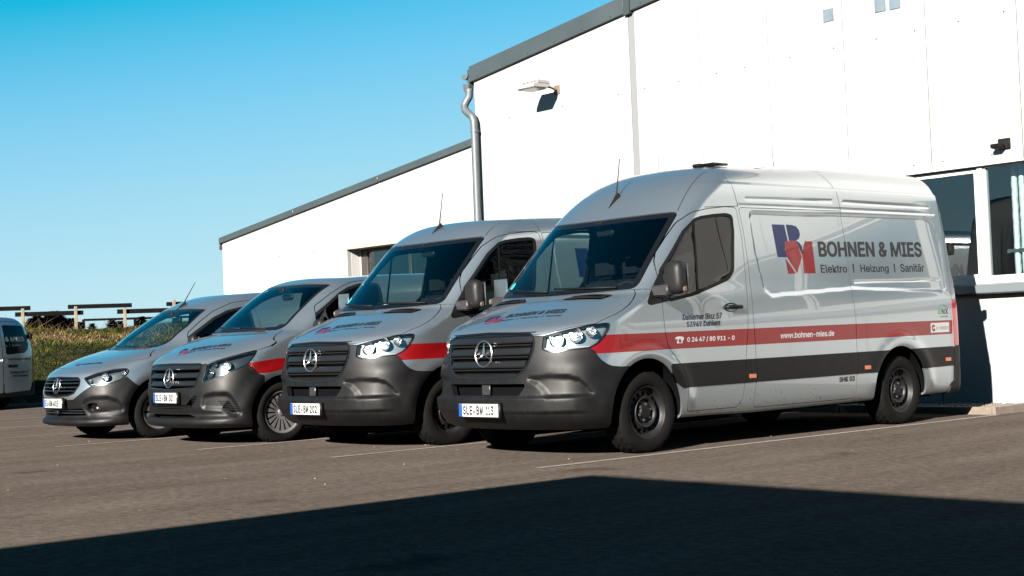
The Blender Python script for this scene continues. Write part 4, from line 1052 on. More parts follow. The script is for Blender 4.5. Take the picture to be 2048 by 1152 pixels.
def bare(s, t):
    """how bare the turf is: an earthy strip under the fence and a few scattered patches"""
    strip = np.exp(-((s-41.0-.4*np.sin(t*.8)-.25*np.sin(t*2.1))/.75)**2)*np.clip(vnoise(s*0+3, t, .6, 5)*2.2+.30, 0, 1)
    return np.clip(strip+.55*np.clip(vnoise(s, t, .9, 21)*4-2.9, 0, 1), 0, 1)
def bank_mat():
    m = bpy.data.materials.new('bank_turf'); m.use_nodes = True; nt = m.node_tree; b = nt.nodes['Principled BSDF']; L = nt.links.new; N = nt.nodes.new; tc = N('ShaderNodeTexCoord')
    n = N('ShaderNodeTexNoise'); n.inputs['Scale'].default_value = 1.4; n.inputs['Detail'].default_value = 8; L(tc.outputs['Object'], n.inputs['Vector']); cr = N('ShaderNodeValToRGB'); e = cr.color_ramp.elements
    e[0].position = .35; e[0].color = (.0036, .0056, .0014, 1); e[1].position = .62; e[1].color = (.016, .016, .004, 1); L(n.outputs[0], cr.inputs[0])
    at = N('ShaderNodeAttribute'); at.attribute_name = 'bare_soil'; mx = N('ShaderNodeMix'); mx.data_type = 'RGBA'; mx.inputs[7].default_value = (.080, .047, .024, 1); L(at.outputs['Fac'], mx.inputs[0]); L(cr.outputs[0], mx.inputs[6]); L(mx.outputs[2], b.inputs['Base Color']); b.inputs['Roughness'].default_value = .95; b.inputs['Specular IOR Level'].default_value = .1; return m
bank = mesh_np('bank', V, F, bank_mat(), None, True); struct(bank)
at_ = bank.data.attributes.new('bare_soil', 'FLOAT', 'POINT'); at_.data.foreach_set('value', np.where(SS < 47, bare(SS, TT), 0).ravel().astype(np.float32))
def grass_patch(name, n, s0, s1, t0, t1, h0, h1, cols, wid=.012, dens=None):
    s = RNG.uniform(s0, s1, n); t = RNG.uniform(t0, t1, n)
    if dens is not None: k = RNG.uniform(0, 1, n) < dens(s, t); s, t = s[k], t[k]; n = len(s)
    c = np.clip((.45*vnoise(s, t, .55, 4)+.35*vnoise(s, t, 1.7, 1)+.2*vnoise(s, t, 5.3, 2)-.5)*1.7+.5, 0, 1)
    P = C0+s[:,None]*HV+t[:,None]*TV; z = bank_z(s, t); h = RNG.uniform(h0, h1, n)*(.45+1.1*c); a = RNG.uniform(0, 6.28, n); lean = RNG.normal(0, .8, (n, 2))*h[:,None]
    d = np.c_[np.cos(a), np.sin(a)]*wid*RNG.uniform(.7, 1.6, (n, 1))
    V = np.stack([np.c_[P-d, z-.01], np.c_[P+d, z-.01], np.c_[P+lean, z+h]], 1).reshape(-1, 3); F = np.arange(3*n).reshape(-1, 3)
    mi = np.clip((c*1.5-.25)*len(cols)+RNG.normal(0, .7, n), 0, len(cols)-1).astype(int)
    o = mesh_np(name, V, F, None, None, False, None, 0, cols, mi); return tag(o, kind='stuff')
G = [mat('grass%d' % i, c, .85, spec=.05) for i, c in enumerate(((.008, .012, .002), (.017, .025, .0035), (.033, .043, .007), (.054, .060, .011), (.085, .074, .020)))]
DRY = [mat('dry%d' % i, c, .9, spec=.2) for i, c in enumerate(((.095, .056, .028), (.17, .10, .050), (.25, .155, .082)))]
grass_patch('grass', 105000, S_EDGE, S_EDGE+13, -6, 16, .035, .11, G, .014, lambda s, t: 1-1.05*bare(s, t))
grass_patch('dry_grass', 60000, S_EDGE+3, S_EDGE+10.5, -6, 16, .03, .09, DRY, .014, lambda s, t: bare(s, t)*.9+.07*(vnoise(s, t, 1.1, 9) > .62))
grass_patch('dry_stalks', 700, S_EDGE+8.5, S_EDGE+12.5, -6, 16, .2, .5, DRY, .007)
# plank fence: square posts, long planks lapping past each other at two heights
WOOD = mat('weathered_plank', (.0055, .005, .0048), .9, spec=.03, var=.3, scale=9); POSTM = mat('pale_post', (.23, .185, .125), .9, spec=.1, var=.25, scale=12)
SF = 45.5
def fpt(t, s=SF): p = bank_pt(s, t); return p, bank_z(np.array([s]), np.array([t]))[0]
fence = thing('plank_fence', 'dark plank fence on pale posts along the top of the grass bank', 'fence', (*bank_pt(SF, 0), 1.9))
F0 = np.array([*bank_pt(SF, 0), 1.9]); rot = math.atan2(TV[1], TV[0])
fence.rotation_euler = (0, 0, rot)
t0p, dtp = 2.02, 1.475*1.0
def local_t(px, s=SF):
    a = YAW+(math.atan((px-1024)/2934.8)); d = np.array([math.sin(a), math.cos(a)]); M_ = np.array([d, -TV]).T; k = np.linalg.solve(M_, HV*s); return k[1]
posts = [local_t(v) for v in (-165, -60, 44, 150, 248, 347, 450, 560)]
pm = None
for t in posts:
    z = bank_z(np.array([SF]), np.array([t]))[0]-1.9
    if pm is None: pm = MB().box(-.045, .045, -.045, .045, -.35, 1.02-.28).build('post', POSTM, fence, .008); o = pm
    else: o = pm.copy(); COL.objects.link(o)
    o.location = (t, 0, z); o.rotation_euler = (0, 0, random.uniform(-.05, .05))
for i in range(len(posts)-1):
    up = (i % 2 == 1); z = (.60 if up else .42)
    o = MB().box(posts[i]-.22, posts[i+1]+.22, .05+(.045 if up else 0), .09+(.045 if up else 0), z-.065+random.uniform(-.01, .01), z+.065).build('plank', WOOD, fence, .004)
# second, plainer fence further back and a dark log pile under it
f2 = thing('rail_fence', 'low weathered rail fence further back behind the bank', 'fence', (*bank_pt(54, 0), 1.6), rot)
ta = [local_t(v, 54) for v in (165, 205, 268, 300)]
for t in (ta[0], ta[2], ta[2]+1.6, ta[2]+3.2): MB().box(t-.05, t+.05, -.05, .05, -.4, .72).build('post', WOOD, f2)
MB().box(ta[0], ta[2]+3.4, -.03, .03, .66, .74).build('rail', WOOD, f2); MB().box(ta[1], ta[2]+3.4, -.06, .0, -.1, .26).build('rail', WOOD, f2)
# young conifers and bushes beyond the fence
NEED = [mat('needle%d' % i, c, .9, spec=.05) for i, c in enumerate(((.005, .010, .004), (.009, .017, .006), (.015, .022, .007)))]; BARK = mat('bark', (.05, .04, .03), .9)
def conifer_mesh(h, seed, n=1500):
    r = np.random.default_rng(seed); u = r.uniform(0, 1, n)**.8; z = h*(.06+.94*u); rad = (h*.30)*(1-u)**.8*np.sqrt(r.uniform(.05, 1, n))*(1+.35*np.sin(u*26)); a = r.uniform(0, 6.28, n)
    P = np.c_[rad*np.cos(a), rad*np.sin(a), z]; d = np.c_[np.cos(a), np.sin(a), r.uniform(-.1, .7, n)]*(h*.085*r.uniform(.5, 1.3, n))[:,None]; w = np.c_[-np.sin(a), np.cos(a), r.normal(0, .3, n)]*(h*.022)
    V = np.stack([P-w, P+w, P+d], 1).reshape(-1, 3); return V, np.arange(3*n).reshape(-1, 3), r.integers(0, 3, n)
protos = []
for k in range(3):
    V, F, mi = conifer_mesh(1.0, k); protos.append((V, F, mi))
cm = []
tl = [('narrow dark spruce right behind the grey van roof', 60, 1.0), ('bushy spruce left of the first pale post', 72, 1.15), ('leaning young spruce under the lower plank', 88, 1.05), ('tall pointed spruce between two pale posts', 98, 1.25), ('twin-topped spruce beside the tall one', 107, 1.3), ('stunted spruce just left of the second pale post', 116, 1.2), ('broad low spruce beside the second pale post', 128, .95), ('sparse spruce half hidden by the post', 140, 1.0), ('small spruce under the upper plank', 158, .8), ('spruce tip above the low rail', 182, .75), ('dark spruce by the rail fence post', 222, .85), ('lone spruce near the compact van windscreen', 281, .95), ('small spruce at the left edge of the picture', 22, 1.0), ('round spruce beside the third pale post', 238, .8)]
for i, (lab, px, h) in enumerate(tl):
    s = 48.2+1.3*((i*7) % 5)/4; t = local_t(px, s); p = bank_pt(s, t); z = 1.72
    tr = thing('young_spruce', lab, 'tree', (p[0], p[1], z-.25), random.uniform(0, 6), 'young spruces behind the fence'); V, F, mi = protos[i % 3]
    mesh_np('crown', V*[h*random.uniform(1.1, 1.7), h*random.uniform(1.1, 1.7), h*.78], F, None, tr, False, None, 0, NEED, mi); MB().tube([(0, 0, -.15), (.01, 0, h*.6)], [.03*h, .008], 6).build('trunk', BARK, tr)
# ---------------------------------------------------------------- the four parked vans
def sprinter(high):
    roof = ([(-1,2.50),(1.6,2.515),(2.4,2.56),(3,2.58),(4.2,2.62),(5.9,2.60),(8,2.5)] if high else [(-1,2.26),(1.6,2.275),(2.4,2.32),(3,2.345),(4.2,2.345),(5.9,2.31),(8,2.2)])
    front = [(0,.30),(.20,.20),(.26,.11),(.33,.03),(.38,.005),(.50,.0),(.56,.012),(.64,.022),(.8,.035),(.95,.055),(1.04,.08),(1.09,.13),(1.14,.235),(1.20,.39),(1.26,.55),(1.32,.71),(1.355,.80),(1.40,.85),(1.6,1.035),(1.8,1.22),(2.0,1.41),(2.09,1.50)]
    front += [(2.3,1.74),(2.5,2.02),(2.7,2.36),(3.2,3.2)] if high else [(2.3,1.76),(2.7,2.40),(3.2,3.2)]
    b = Body(front=front,
        width=[(0,.945),(.25,.98),(.35,.998),(.7,1.01),(1.0,1.013),(1.25,1.005),(1.45,.982),(1.7,.955),(2.0,.92),(2.3,.885),(2.6,.845),(3.2,.76)],
        rear=[(0,5.77),(.4,5.77),(1.0,5.77),(1.6,5.76),(2.2,5.71),(2.6,5.62),(3.2,5.45)],
        nose=[(0,.60),(.4,.60),(.5,.58),(.75,.60),(.9,.78),(1.04,.80),(1.15,.58),(1.4,.40),(2.0,.40),(2.4,.44),(3.2,.46)],
        roof=roof, under=[(-1,.24),(.3,.24),(1.3,.27),(2,.27),(5.8,.29),(8,.29)], kr=.30 if high else .26, n=2.6, rb=.12)
    F = b.feats.append
    F(lambda ax, y, z: -.022*sstep(.375, .405, z)*sstep(.535, .505, z)*(y < .6)*sstep(.985, .90, ax))           # bumper bar
    F(f_recess(rpoly([(.50,.672),(.70,.69),(.84,.683),(.905,.655),(.942,.60),(.965,.535),(.94,.524),(.70,.519),(.66,.58),(.60,.63)], .03), .028, .055, 'front', .5))
    F(f_recess(rpoly([(2.497,2.085),(3.88,2.102),(5.30,2.11),(5.46,2.06),(5.525,1.85),(5.525,1.36),(5.45,1.335),(3.918,1.378),(2.66,1.316),(2.57,1.376),(2.511,1.73)], .06), .013, .035))
    F(f_line([(3.96,1.44),(5.42,1.46)], .006, .012))
    if high:
        F(lambda ax, y, z: -.012*sstep(2.375, 2.345, z)*sstep(1.7, 2.4, y)*(ax > .4))
        F(f_line([(2.48,2.215),(3.76,2.232)], .007, .012)); F(f_line([(3.95,2.23),(5.40,2.222)], .007, .012))
        F(f_line([(2.36,2.147),(3.9,2.155),(5.5,2.15)], .006, .011))
    F(f_flare(.985, .345, .50, .020, .075)); F(f_flare(4.64, .345, .50, .020, .075))
    F(lambda ax, y, z: -.010*(1-sstep(-.03, .03, ax-(.50+(y-.15)*.40)))*sstep(1.06, 1.14, z)*sstep(.80, .70, y)*(y < .9))  # bonnet crown
    return b

SP_CLAD = rpoly([(1.25,.742),(5.575,.758),(5.575,.556),(5.02,.548),(4.2,.541),(1.40,.530),(1.30,.60)], .012)
SP_TRI = rpoly([(1.03,1.258),(1.06,1.250),(1.70,1.342),(1.70,1.40),(1.45,1.74),(1.36,1.665),(1.24,1.535),(1.025,1.285)], .012)
def sprinter_spec(high, at):
    b = sprinter(high)
    door = rpoly([(2.318,2.128),(2.175,2.131,.3),(1.94,2.108,.3),(1.745,2.072,.3),(1.578,1.978,.3),(1.43,1.84,.3),(1.30,1.71,.2),(1.245,1.629,.2),(1.212,1.53,.3),(1.203,1.26,.3),(1.213,1.04,.3),(1.235,.916,.2),(1.28,.845,.1),(1.361,.766,.2),(1.431,.662,.2),(1.467,.548,.2),(1.457,.322,.03),(2.108,.322,.06),(2.19,.395,.08),(2.222,.534,.3),(2.240,.721,.4),(2.290,1.036,.4),(2.330,1.53,.5),(2.345,1.846,.5)], .04)
    glass = rpoly([(1.745,2.012,.08),(1.83,2.036,.2),(2.007,2.060,.2),(2.165,2.072,.1),(2.262,2.06,.05),(2.255,1.90,.3),(2.225,1.757,.4),(2.185,1.54,.12),(2.10,1.462,.12),(1.90,1.403,.4),(1.61,1.325,.3),(1.30,1.276,.02),(1.215,1.525,.1),(1.387,1.692,.3),(1.588,1.90,.3)], .03)
    slide = rpoly([(2.352,2.128),(2.378,1.935,.4),(2.384,1.583,.4),(2.372,1.19,.4),(2.378,.951,.4),(2.386,.573,.3),(2.33,.306,.04),(3.86,.306,.05),(3.905,.645,.3),(3.895,.90,.3),(3.905,1.041,.3),(3.885,1.30,.3),(3.908,1.664,.5),(3.89,2.105,.4),(3.885,2.14)], .03)
    return dict(body=b, at=at, gx=.016, gy=.0135, gy2=.026, gz=.0165, len=5.8, top=2.75 if high else 2.48,
        arch=[(.972,.345,.424,.458),(4.608,.345,.446,.446)], ws=rpoly([(-.3,2.062),(.45,2.070),(.818,2.080,.05),(.882,1.400,.05),(.60,1.388),(-.3,1.372)], .03), frit=.045,
        headlight=rpoly([(.556,1.022,.02),(.754,1.066),(.936,1.099),(1.07,1.111,.05),(1.118,1.105,.02),(1.105,1.055,.2),(1.055,.985,.15),(1.002,.938),(.937,.909,.05),(.749,.895),(.61,.883,.02),(.540,.909,.02)], .03),
        drl=[(.50,.875),(.95,.90),(.95,.928),(.54,.922)],
        bowls=[(.715,.985,.070),(.835,1.018,.062),(.912,1.045,.046)],
        grille=rpoly([(-.3,1.068),(0,1.068),(.47,1.055,.06),(.528,1.035,.04),(.560,.98,.1),(.553,.893,.2),(.525,.80,.2),(.468,.721,.15),(.372,.686,.1),(0,.669),(-.3,.669)], .02),
        intakes=[rpoly([(-.3,.632),(.50,.632,.02),(.478,.59),(.435,.534,.02),(-.3,.534)], .01)],
        bumper=[(-.6,.0),(-.6,1.03),(.3,1.03),(.479,1.029),(.562,1.021),(.540,.909),(.61,.883),(.749,.895),(.937,.909),(.975,.885),(1.0,.845),(1.033,.805),(1.075,.772),(1.11,.755),(1.18,.745),(1.30,.742),(1.9,.742),(1.9,0)], bumper_y=.90,
        hood=rpoly([(-.3,1.069),(0,1.070),(.47,1.058),(.53,1.036),(.629,1.039),(.778,1.079),(.93,1.109),(.95,1.145),(.970,1.177),(.975,1.219),(.970,1.26),(.948,1.307),(.913,1.345),(.876,1.390,.02),(.60,1.378),(-.3,1.360)], .01),
        door=door, windows=[glass], slide=slide, clad=SP_CLAD, tri=SP_TRI,
        stripe=[(.20,1.0125),(1.2,1.0135),(3.4,1.026),(5.575,1.031),(5.56,.887),(3.34,.877),(1.2,.868),(.20,.858)],
        rear_lamp=rpoly([(5.588,1.244),(5.9,1.244),(5.9,.764),(5.588,.764)], .01), rear_bumper=[(5.585,.758),(5.95,.758),(5.95,.2),(5.45,.2),(5.50,.36),(5.565,.40)],
        seams=[[(2.30,2.70),(2.285,2.50),(2.335,2.22),(2.352,2.128)], [(3.72,2.70),(3.737,2.54),(3.853,2.373),(3.888,2.14)], [(2.352,2.142),(1.9,2.12)], [(3.86,.306),(3.85,.27)], [(.993,1.388),(1.06,1.392),(1.12,1.386),(1.18,1.37)], [(5.582,2.35),(5.60,2.0),(5.59,1.244)]],
        wheels=[(1.013,.345,.968,.352,.235,.222,'steel',1),(4.678,.345,.968,.352,.235,.222,'steel',1)],
        bulk=2.34, dash=1.33, seats=(.42,-.28,-.66), seatz=.86, divider=[(1.668,1.338),(1.694,1.346),(1.755,2.014),(1.731,2.005)], roofline=[(.808,2.085),(.755,2.28),(.676,2.47),(.655,2.70)] if high else [(.808,2.085),(.76,2.20),(.72,2.40)], mirror=(1.175,1.20,1.475,1.0), handle=(2.10,1.215),
        wipers=[[(.74,1.405),(.45,1.412),(.02,1.425)],[(-.05,1.405),(-.35,1.42),(-.70,1.45)]], rvm=2.02, sticker=(-.745, 1.50), aerial=(1.69,(.06,.345)),
        plate=(-.036,.413,'SLE','113' if high else '202'), star=(.889,.118,R(-4)))

def sprinter_front(root, b, pr):
    """grille bars, intake bars, bonnet vents, tagline"""
    fr_ = along_front(b, 'grille_frame', [(-.006,.0),(-.010,-.028),(.03,-.045),(.05,-.01)], 1.062, -.545, .545, GLOSSBLK, root, 36)
    for z, w in ((.990,.535), (.892,.52), (.786,.485)):
        along_front(b, 'grille_slat', [(.030,.042),(.012,.034),(-.010,-.006),(-.006,-.018),(.008,-.020),(.012,-.008),(.036,.010)], z, -w, w, GLOSSBLK if False else mat('satin_black', (.009,.009,.0095), .3, spec=.4), root, 36)
        along_front(b, 'grille_slat', [(.012,.008),(-.008,.004),(-.006,-.006),(.012,-.006)], z-.035, -w+.01, w-.01, mat('satin_black', (.009,.009,.0095), .3, spec=.4), root, 36)
    along_front(b, 'grille_slat', [(.02,.02),(-.004,.012),(-.004,-.03),(.02,-.03)], .705, -.40, .40, PLASTIC, root, 30)
    MB().box(-.06, .045, .045, .06, .535, .632).build('radar_cover', mat('radar_grey', (.02,.02,.021), .4), root, .004)
    # bonnet vents with a honeycomb of small cells
    for s in (1, -1):
        U = np.array([(.245,.745),(.32,.815),(.72,.872),(.745,.862),(.70,.775),(.66,.765),(.34,.735)]); bm = bmesh.new(); f = bm.faces.new([bm.verts.new((s*u, v, 0)) for u, v in (U if s > 0 else U[::-1])]); bmesh.ops.triangulate(bm, faces=[f])
        V = np.array([v.co[:2] for v in bm.verts]); F = np.array([[v.index for v in g.verts] for g in bm.faces]); bm.free(); V, F = dice(V, F, .06)
        o = on_hood(b, 'bonnet_vent', V, F, GLOSSBLK, pr['hood'], .004); mb = MB()
        for r_ in range(4):
            for c in range(15):
                t = c/14; u = .30+(.72-.30)*t; v = .752+.075*t*.7+r_*.022*(1 if t > .1 else .6)
                if psdf(np.array([u]), np.array([v]), U)[0] > -.006: continue
                z = zhood(b, [u], [v])[0]; mb.add([(s*(u-.011), v-.004, z+.003), (s*(u+.011), v-.004+.004, z+.003), (s*(u+.009), v+.007, z+.010), (s*(u-.009), v+.005, z+.010)], [(0,1,2,3)])
        mb.build('vent_bars', mat('radar_grey', (.02,.02,.021), .4), o)
    hood_logo(b, pr['hood'], [(-.30,.235),(-.06,.275),(-.135,.44),(-.36,.425)], [(-.10,.36),(.56,.455),(.53,.545),(-.125,.455)], [(-.095,.275),(.60,.385),(.585,.435),(-.105,.33)])

a1 = sprinter_spec(True, (0, 0, 0)); van1, b1, p1 = build_van(a1, 'delivery_van', 'tall high-roof silver van with large flank logo and red stripe, at the right')
sprinter_front(van1, b1, p1)
D, Sd = p1['doors'][1, 'door'], p1['doors'][1, 'slide']
flank_logo(b1, p1['body'])
flank_text(b1, 'BOHNEN & MIES', [(3.457,1.680),(5.184,1.692),(5.200,1.852),(3.464,1.834)], TEXTDK, p1['body'], .034)
for s_, y0, y1, z0, z1 in (('Elektro',3.457,3.87,1.526,1.606), ('|',3.968,3.984,1.527,1.617), ('Heizung',4.09,4.56,1.515,1.612), ('|',4.655,4.672,1.53,1.622), ('Sanitär',4.765,5.185,1.536,1.622)):
    flank_text(b1, s_, [(y0,z0),(y1,z0+.004),(y1+.008,z1),(y0+.002,z1)], TEXTDK, p1['body'], .018)
flank_text(b1, 'Dahlemer Binz 57', [(1.442,1.112),(1.948,1.118),(1.958,1.172),(1.445,1.166)], TEXTBLUE, D, .022)
flank_text(b1, '53949 Dahlem', [(1.49,1.052),(1.918,1.057),(1.925,1.108),(1.492,1.100)], TEXTBLUE, D, .022)
flank_text(b1, '0 24 47 / 80 911 - 0', [(1.485,.918),(2.100,.918),(2.105,.966),(1.487,.966)], TEXTWH, D, .03)
flank_text(b1, 'www.bohnen-mies.de', [(2.738,.915),(3.545,.919),(3.550,.975),(2.743,.971)], TEXTWH, Sd, .026)
flank_text(b1, 'SHK 03', [(3.603,.474),(3.850,.474),(3.852,.524),(3.605,.522)], TEXTDK, Sd, .045)
flank_poly(b1, 'telephone_mark', [(1.355,.915),(1.425,.915),(1.425,.932),(1.412,.952),(1.444,.950),(1.446,.964),(1.425,.972),(1.39,.976),(1.355,.972),(1.335,.964),(1.337,.950),(1.368,.952),(1.355,.932)], TEXTWH, D)
flank_poly(b1, 'telephone_dial', [(1.39+.016*math.cos(a*.5236), .936+.016*math.sin(a*.5236)) for a in range(12)], REDFILM, D, 1, .0035)
flank_poly(b1, 'partner_label', [(5.165,.907),(5.505,.908),(5.508,1.010),(5.168,1.007)], TEXTWH, p1['body'])
flank_text(b1, 'e-masters', [(5.275,.935),(5.495,.936),(5.495,.975),(5.275,.974)], TEXTDK, p1['body'], 0)
for m in p1['body'].children[-1:]: m.location.x += .0015
flank_poly(b1, 'label_swirl', [(5.215+.030*math.cos(.5+t*.5), .957+.036*math.sin(.5+t*.5)) for t in range(12)]+[(5.215+.012*math.cos(.5+t*.5), .957+.016*math.sin(.5+t*.5)) for t in range(11, -1, -1)], REDFILM, p1['body'], 1, .004)
for s_, y0, y1, m in (('K',5.322,5.372,GREENF), ('N',5.385,5.437,TEXTDK), ('X',5.448,5.503,TEXTBLUE)): flank_text(b1, s_, [(y0,1.095),(y1,1.095),(y1,1.150),(y0,1.150)], m, p1['body'], .02)
flank_text(b1, 'PARTNER', [(5.36,1.062),(5.495,1.062),(5.495,1.078),(5.36,1.078)], TEXTDK, p1['body'], 0)
for (t0, t1, m) in ((.2, 1.6, TEXTBLUE), (1.6, 3.0, GREENF)):
    tt = np.linspace(t0, t1, 9); flank_poly(b1, 'label_arc', [(5.415+.085*math.cos(t), 1.135+.058*math.sin(t)) for t in tt]+[(5.415+.078*math.cos(t), 1.135+.051*math.sin(t)) for t in tt[::-1]], m, p1['body'])
for y, z in ((2.318,.592), (4.052,.598), (5.454,.625)):
    x = xside(b1, [y], [z])[0]; MB().box(x-.004, x+.016, y-.055, y+.055, z-.028, z+.028).build('side_marker', ORANGE, p1['body'], .010)
MB().box(.905, .965, 5.70, 5.775, 1.72, 1.83).build('door_hinge', SEAL, p1['body'], .008)
# solar vent panel and its cable box on the roof
zr = zhood(b1, [.48], [2.45])[0]; sol = MB().box(.36, .60, 2.40, 2.62, zr+.012, zr+.034).build('roof_panel', GLOSSBLK, van1, .008); MB().box(.40, .50, 2.32, 2.40, zr+.0, zr+.030).build('cable_box', SEAL, sol, .008)

a2 = sprinter_spec(False, (-2.624, -.05, -.012)); van2, b2, p2 = build_van(a2, 'delivery_van', 'low-roof silver van parked right next to the tall high-roof van')
sprinter_front(van2, b2, p2)
flank_logo(b2, p2['body'], -.02)
flank_text(b2, 'BOHNEN & MIES', [(3.457,1.660),(5.184,1.672),(5.200,1.832),(3.464,1.814)], TEXTDK, p2['body'], .034)

# -- mid-size van
def vito():
    b = Body(front=[(0,.22),(.16,.18),(.20,.03),(.235,-.03),(.27,-.03),(.33,.02),(.42,.0),(.55,.0),(.75,.03),(.87,.055),(.925,.10),(.985,.20),(1.04,.33),(1.11,.52),(1.165,.71),(1.195,.84),(1.235,.91),(1.4,1.11),(1.6,1.36),(1.74,1.55),(1.85,1.75),(2.2,2.6),(3.2,5)],
        width=[(0,.93),(.25,.955),(.6,.964),(.85,.964),(1.05,.960),(1.25,.935),(1.5,.87),(1.75,.795),(1.9,.75),(3.2,.4)],
        rear=[(0,5.08),(1.0,5.08),(1.6,5.0),(1.9,4.88),(3.2,4.5)], nose=[(0,.56),(.5,.56),(.7,.56),(.9,.60),(1.05,.50),(1.2,.40),(3.2,.40)],
        roof=[(-1,1.78),(1.8,1.805),(2.6,1.845),(4,1.87),(5.1,1.86),(8,1.8)], under=[(-1,.185),(.4,.19),(1.2,.22),(5,.25),(8,.25)], kr=.22, n=2.6, rb=.16, crown=.05)
    F = b.feats.append
    F(f_recess(rpoly([(.50,.530),(.615,.552),(.768,.549),(.816,.505),(.862,.435),(.900,.345),(.865,.318),(.807,.328),(.70,.392),(.48,.405)], .035), .034, .06, 'corner', .5))
    F(f_flare(.85, .33, .45, .018, .07))
    F(lambda ax, y, z: -.014*(1-sstep(-.03, .03, ax-(.45+(y-.12)*.38)))*sstep(.90, .99, z)*sstep(.86, .76, y)*(y < .95))
    return b
vs = dict(body=vito(), at=(-4.905, -.378, 0), gx=.018, gy=.015, gy2=.032, gz=.017, len=5.1, top=2.0,
    arch=[(.85,.33,.39,.395),(4.05,.33,.39,.395)], ws=rpoly([(-.3,1.738),(.35,1.736),(.700,1.716,.05),(.752,1.218,.05),(.40,1.214),(-.3,1.214)], .03), frit=.035,
    headlight=rpoly([(.545,.868,.02),(.67,.911),(.852,.956),(1.07,1.000,.01),(1.035,.925,.1),(.985,.854,.1),(.93,.824),(.717,.745),(.478,.674,.02),(.512,.758)], .03), lampmat=mat('dark_lamp_bezel', (.022,.026,.03), .25, .2),
    bowls=[(.655,.775,.052),(.82,.845,.050),(.70,.86,.030)],
    grille=rpoly([(-.3,.886),(0,.885),(.51,.878),(.560,.861,.02),(.566,.81),(.50,.613,.02),(0,.593),(-.3,.593)], .02),
    intakes=[rpoly([(-.3,.432),(.363,.445),(.475,.53),(.545,.543),(.50,.471),(.44,.407),(0,.391),(-.3,.391)], .01), rpoly([(-.3,.335),(.385,.338),(.55,.302),(-.3,.292)], .01)],
    pockets=[rpoly([(.768,.488),(.843,.375),(.832,.341),(.70,.405)], .015)],
    bumper=[(-.6,0),(-.6,.872),(.3,.872),(.43,.872),(.545,.872),(.475,.674),(.717,.743),(.93,.824),(.975,.852),(1.035,.804),(1.085,.743),(1.14,.722),(1.8,.722),(1.8,0)], bumper_y=.62,
    hood=rpoly([(-.3,.887),(0,.887),(.51,.880),(.565,.868),(.728,.912),(.842,.957),(.935,1.002),(.955,1.033),(.951,1.083),(.88,1.14),(.79,1.197),(.75,1.212,.01),(.40,1.207),(-.3,1.207)], .01),
    door=rpoly([(2.36,1.752),(2.1,1.75,.3),(1.94,1.732,.3),(1.77,1.678,.3),(1.61,1.603,.3),(1.385,1.466,.1),(1.362,1.428,.1),(1.30,1.20,.3),(1.28,.85,.2),(1.33,.62,.2),(1.38,.31),(2.25,.31,.08),(2.33,.60,.3),(2.36,1.2,.5)], .04),
    windows=[rpoly([(2.30,1.722),(2.02,1.712,.3),(1.845,1.670,.3),(1.70,1.605,.3),(1.50,1.475,.3),(1.35,1.383,.3),(.99,1.105,.02),(1.30,1.085),(2.27,1.15,.06)], .05)],
    stripe=[(.15,.84),(.45,.865),(.80,.902),(5.0,.91),(5.0,.78),(.88,.785),(.68,.752),(.15,.745)],
    wheels=[(.86,.323,.935,.335,.215,.228,'alloy',1),(4.06,.323,.935,.335,.215,.228,'alloy',0)], bulk=2.36, dash=1.12, seats=(.40,-.40), seatz=.72, mirror=(1.07,1.28,1.19,.85), handle=(2.2,1.0),
    wipers=[[(.55,1.225),(.25,1.236),(-.02,1.250)],[(.03,1.238),(-.25,1.246),(-.58,1.262)]], rvm=1.66, plate=(-.030,.517,'SLE','301'), star=(.727,.108,R(-6)))
van3, b3, p3 = build_van(vs, 'transporter_van', 'mid-size silver van with spoked wheel covers, third in the row behind the low-roof van')
SAT = mat('satin_black', (.009,.009,.0095), .3, spec=.4)
for z, w in ((.838,.545), (.750,.525), (.664,.495)): along_front(b3, 'grille_slat', [(.036,.034),(.014,.028),(-.010,-.012),(-.004,-.022),(.03,-.006)], z, -w, w, SAT, van3, 30)
along_front(b3, 'grille_frame', [(-.004,.0),(-.008,-.016),(.03,-.024),(.04,-.004)], .884, -.53, .53, GLOSSBLK, van3, 30)
for z in (.428, .410): along_front(b3, 'intake_bar', [(.02,.005),(.002,.005),(.002,-.004),(.02,-.004)], z, -.44, .44, PLASTIC, van3, 24)
for s in (1, -1):
    for k in range(4):
        z = .515-.024*k; u = np.linspace(.498+.004*k, .528-.012*k, 3); mb = MB()
        along_front(b3, 'intake_bar', [(.02,.005),(.002,.005),(.002,-.004),(.02,-.004)], z, s*.45 if s > 0 else -.535+.02*k, s*(.535-.02*k) if s > 0 else -.45, PLASTIC, van3, 6)
    for k in range(6):
        z = .474-.019*k; w0, w1 = .765+.012*k, .885+.012*k
        along_front(b3, 'fog_louvre', [(-.002,.004),(-.010,-.003),(.02,-.006),(.02,.004)], z, min(s*w0, s*w1), max(s*w0, s*w1), PLASTIC, van3, 8)
hood_logo(b3, p3['hood'], [(-.15,.165),(.09,.19),(-.03,.31),(-.24,.345)], [(.02,.245),(.615,.42),(.58,.475),(-.03,.345)], [(.045,.20),(.615,.355),(.605,.39),(.035,.232)], 'Elektro- und Gebäudetechnik')
flank_logo(b3, p3['body'], -.60, -.2, .85)

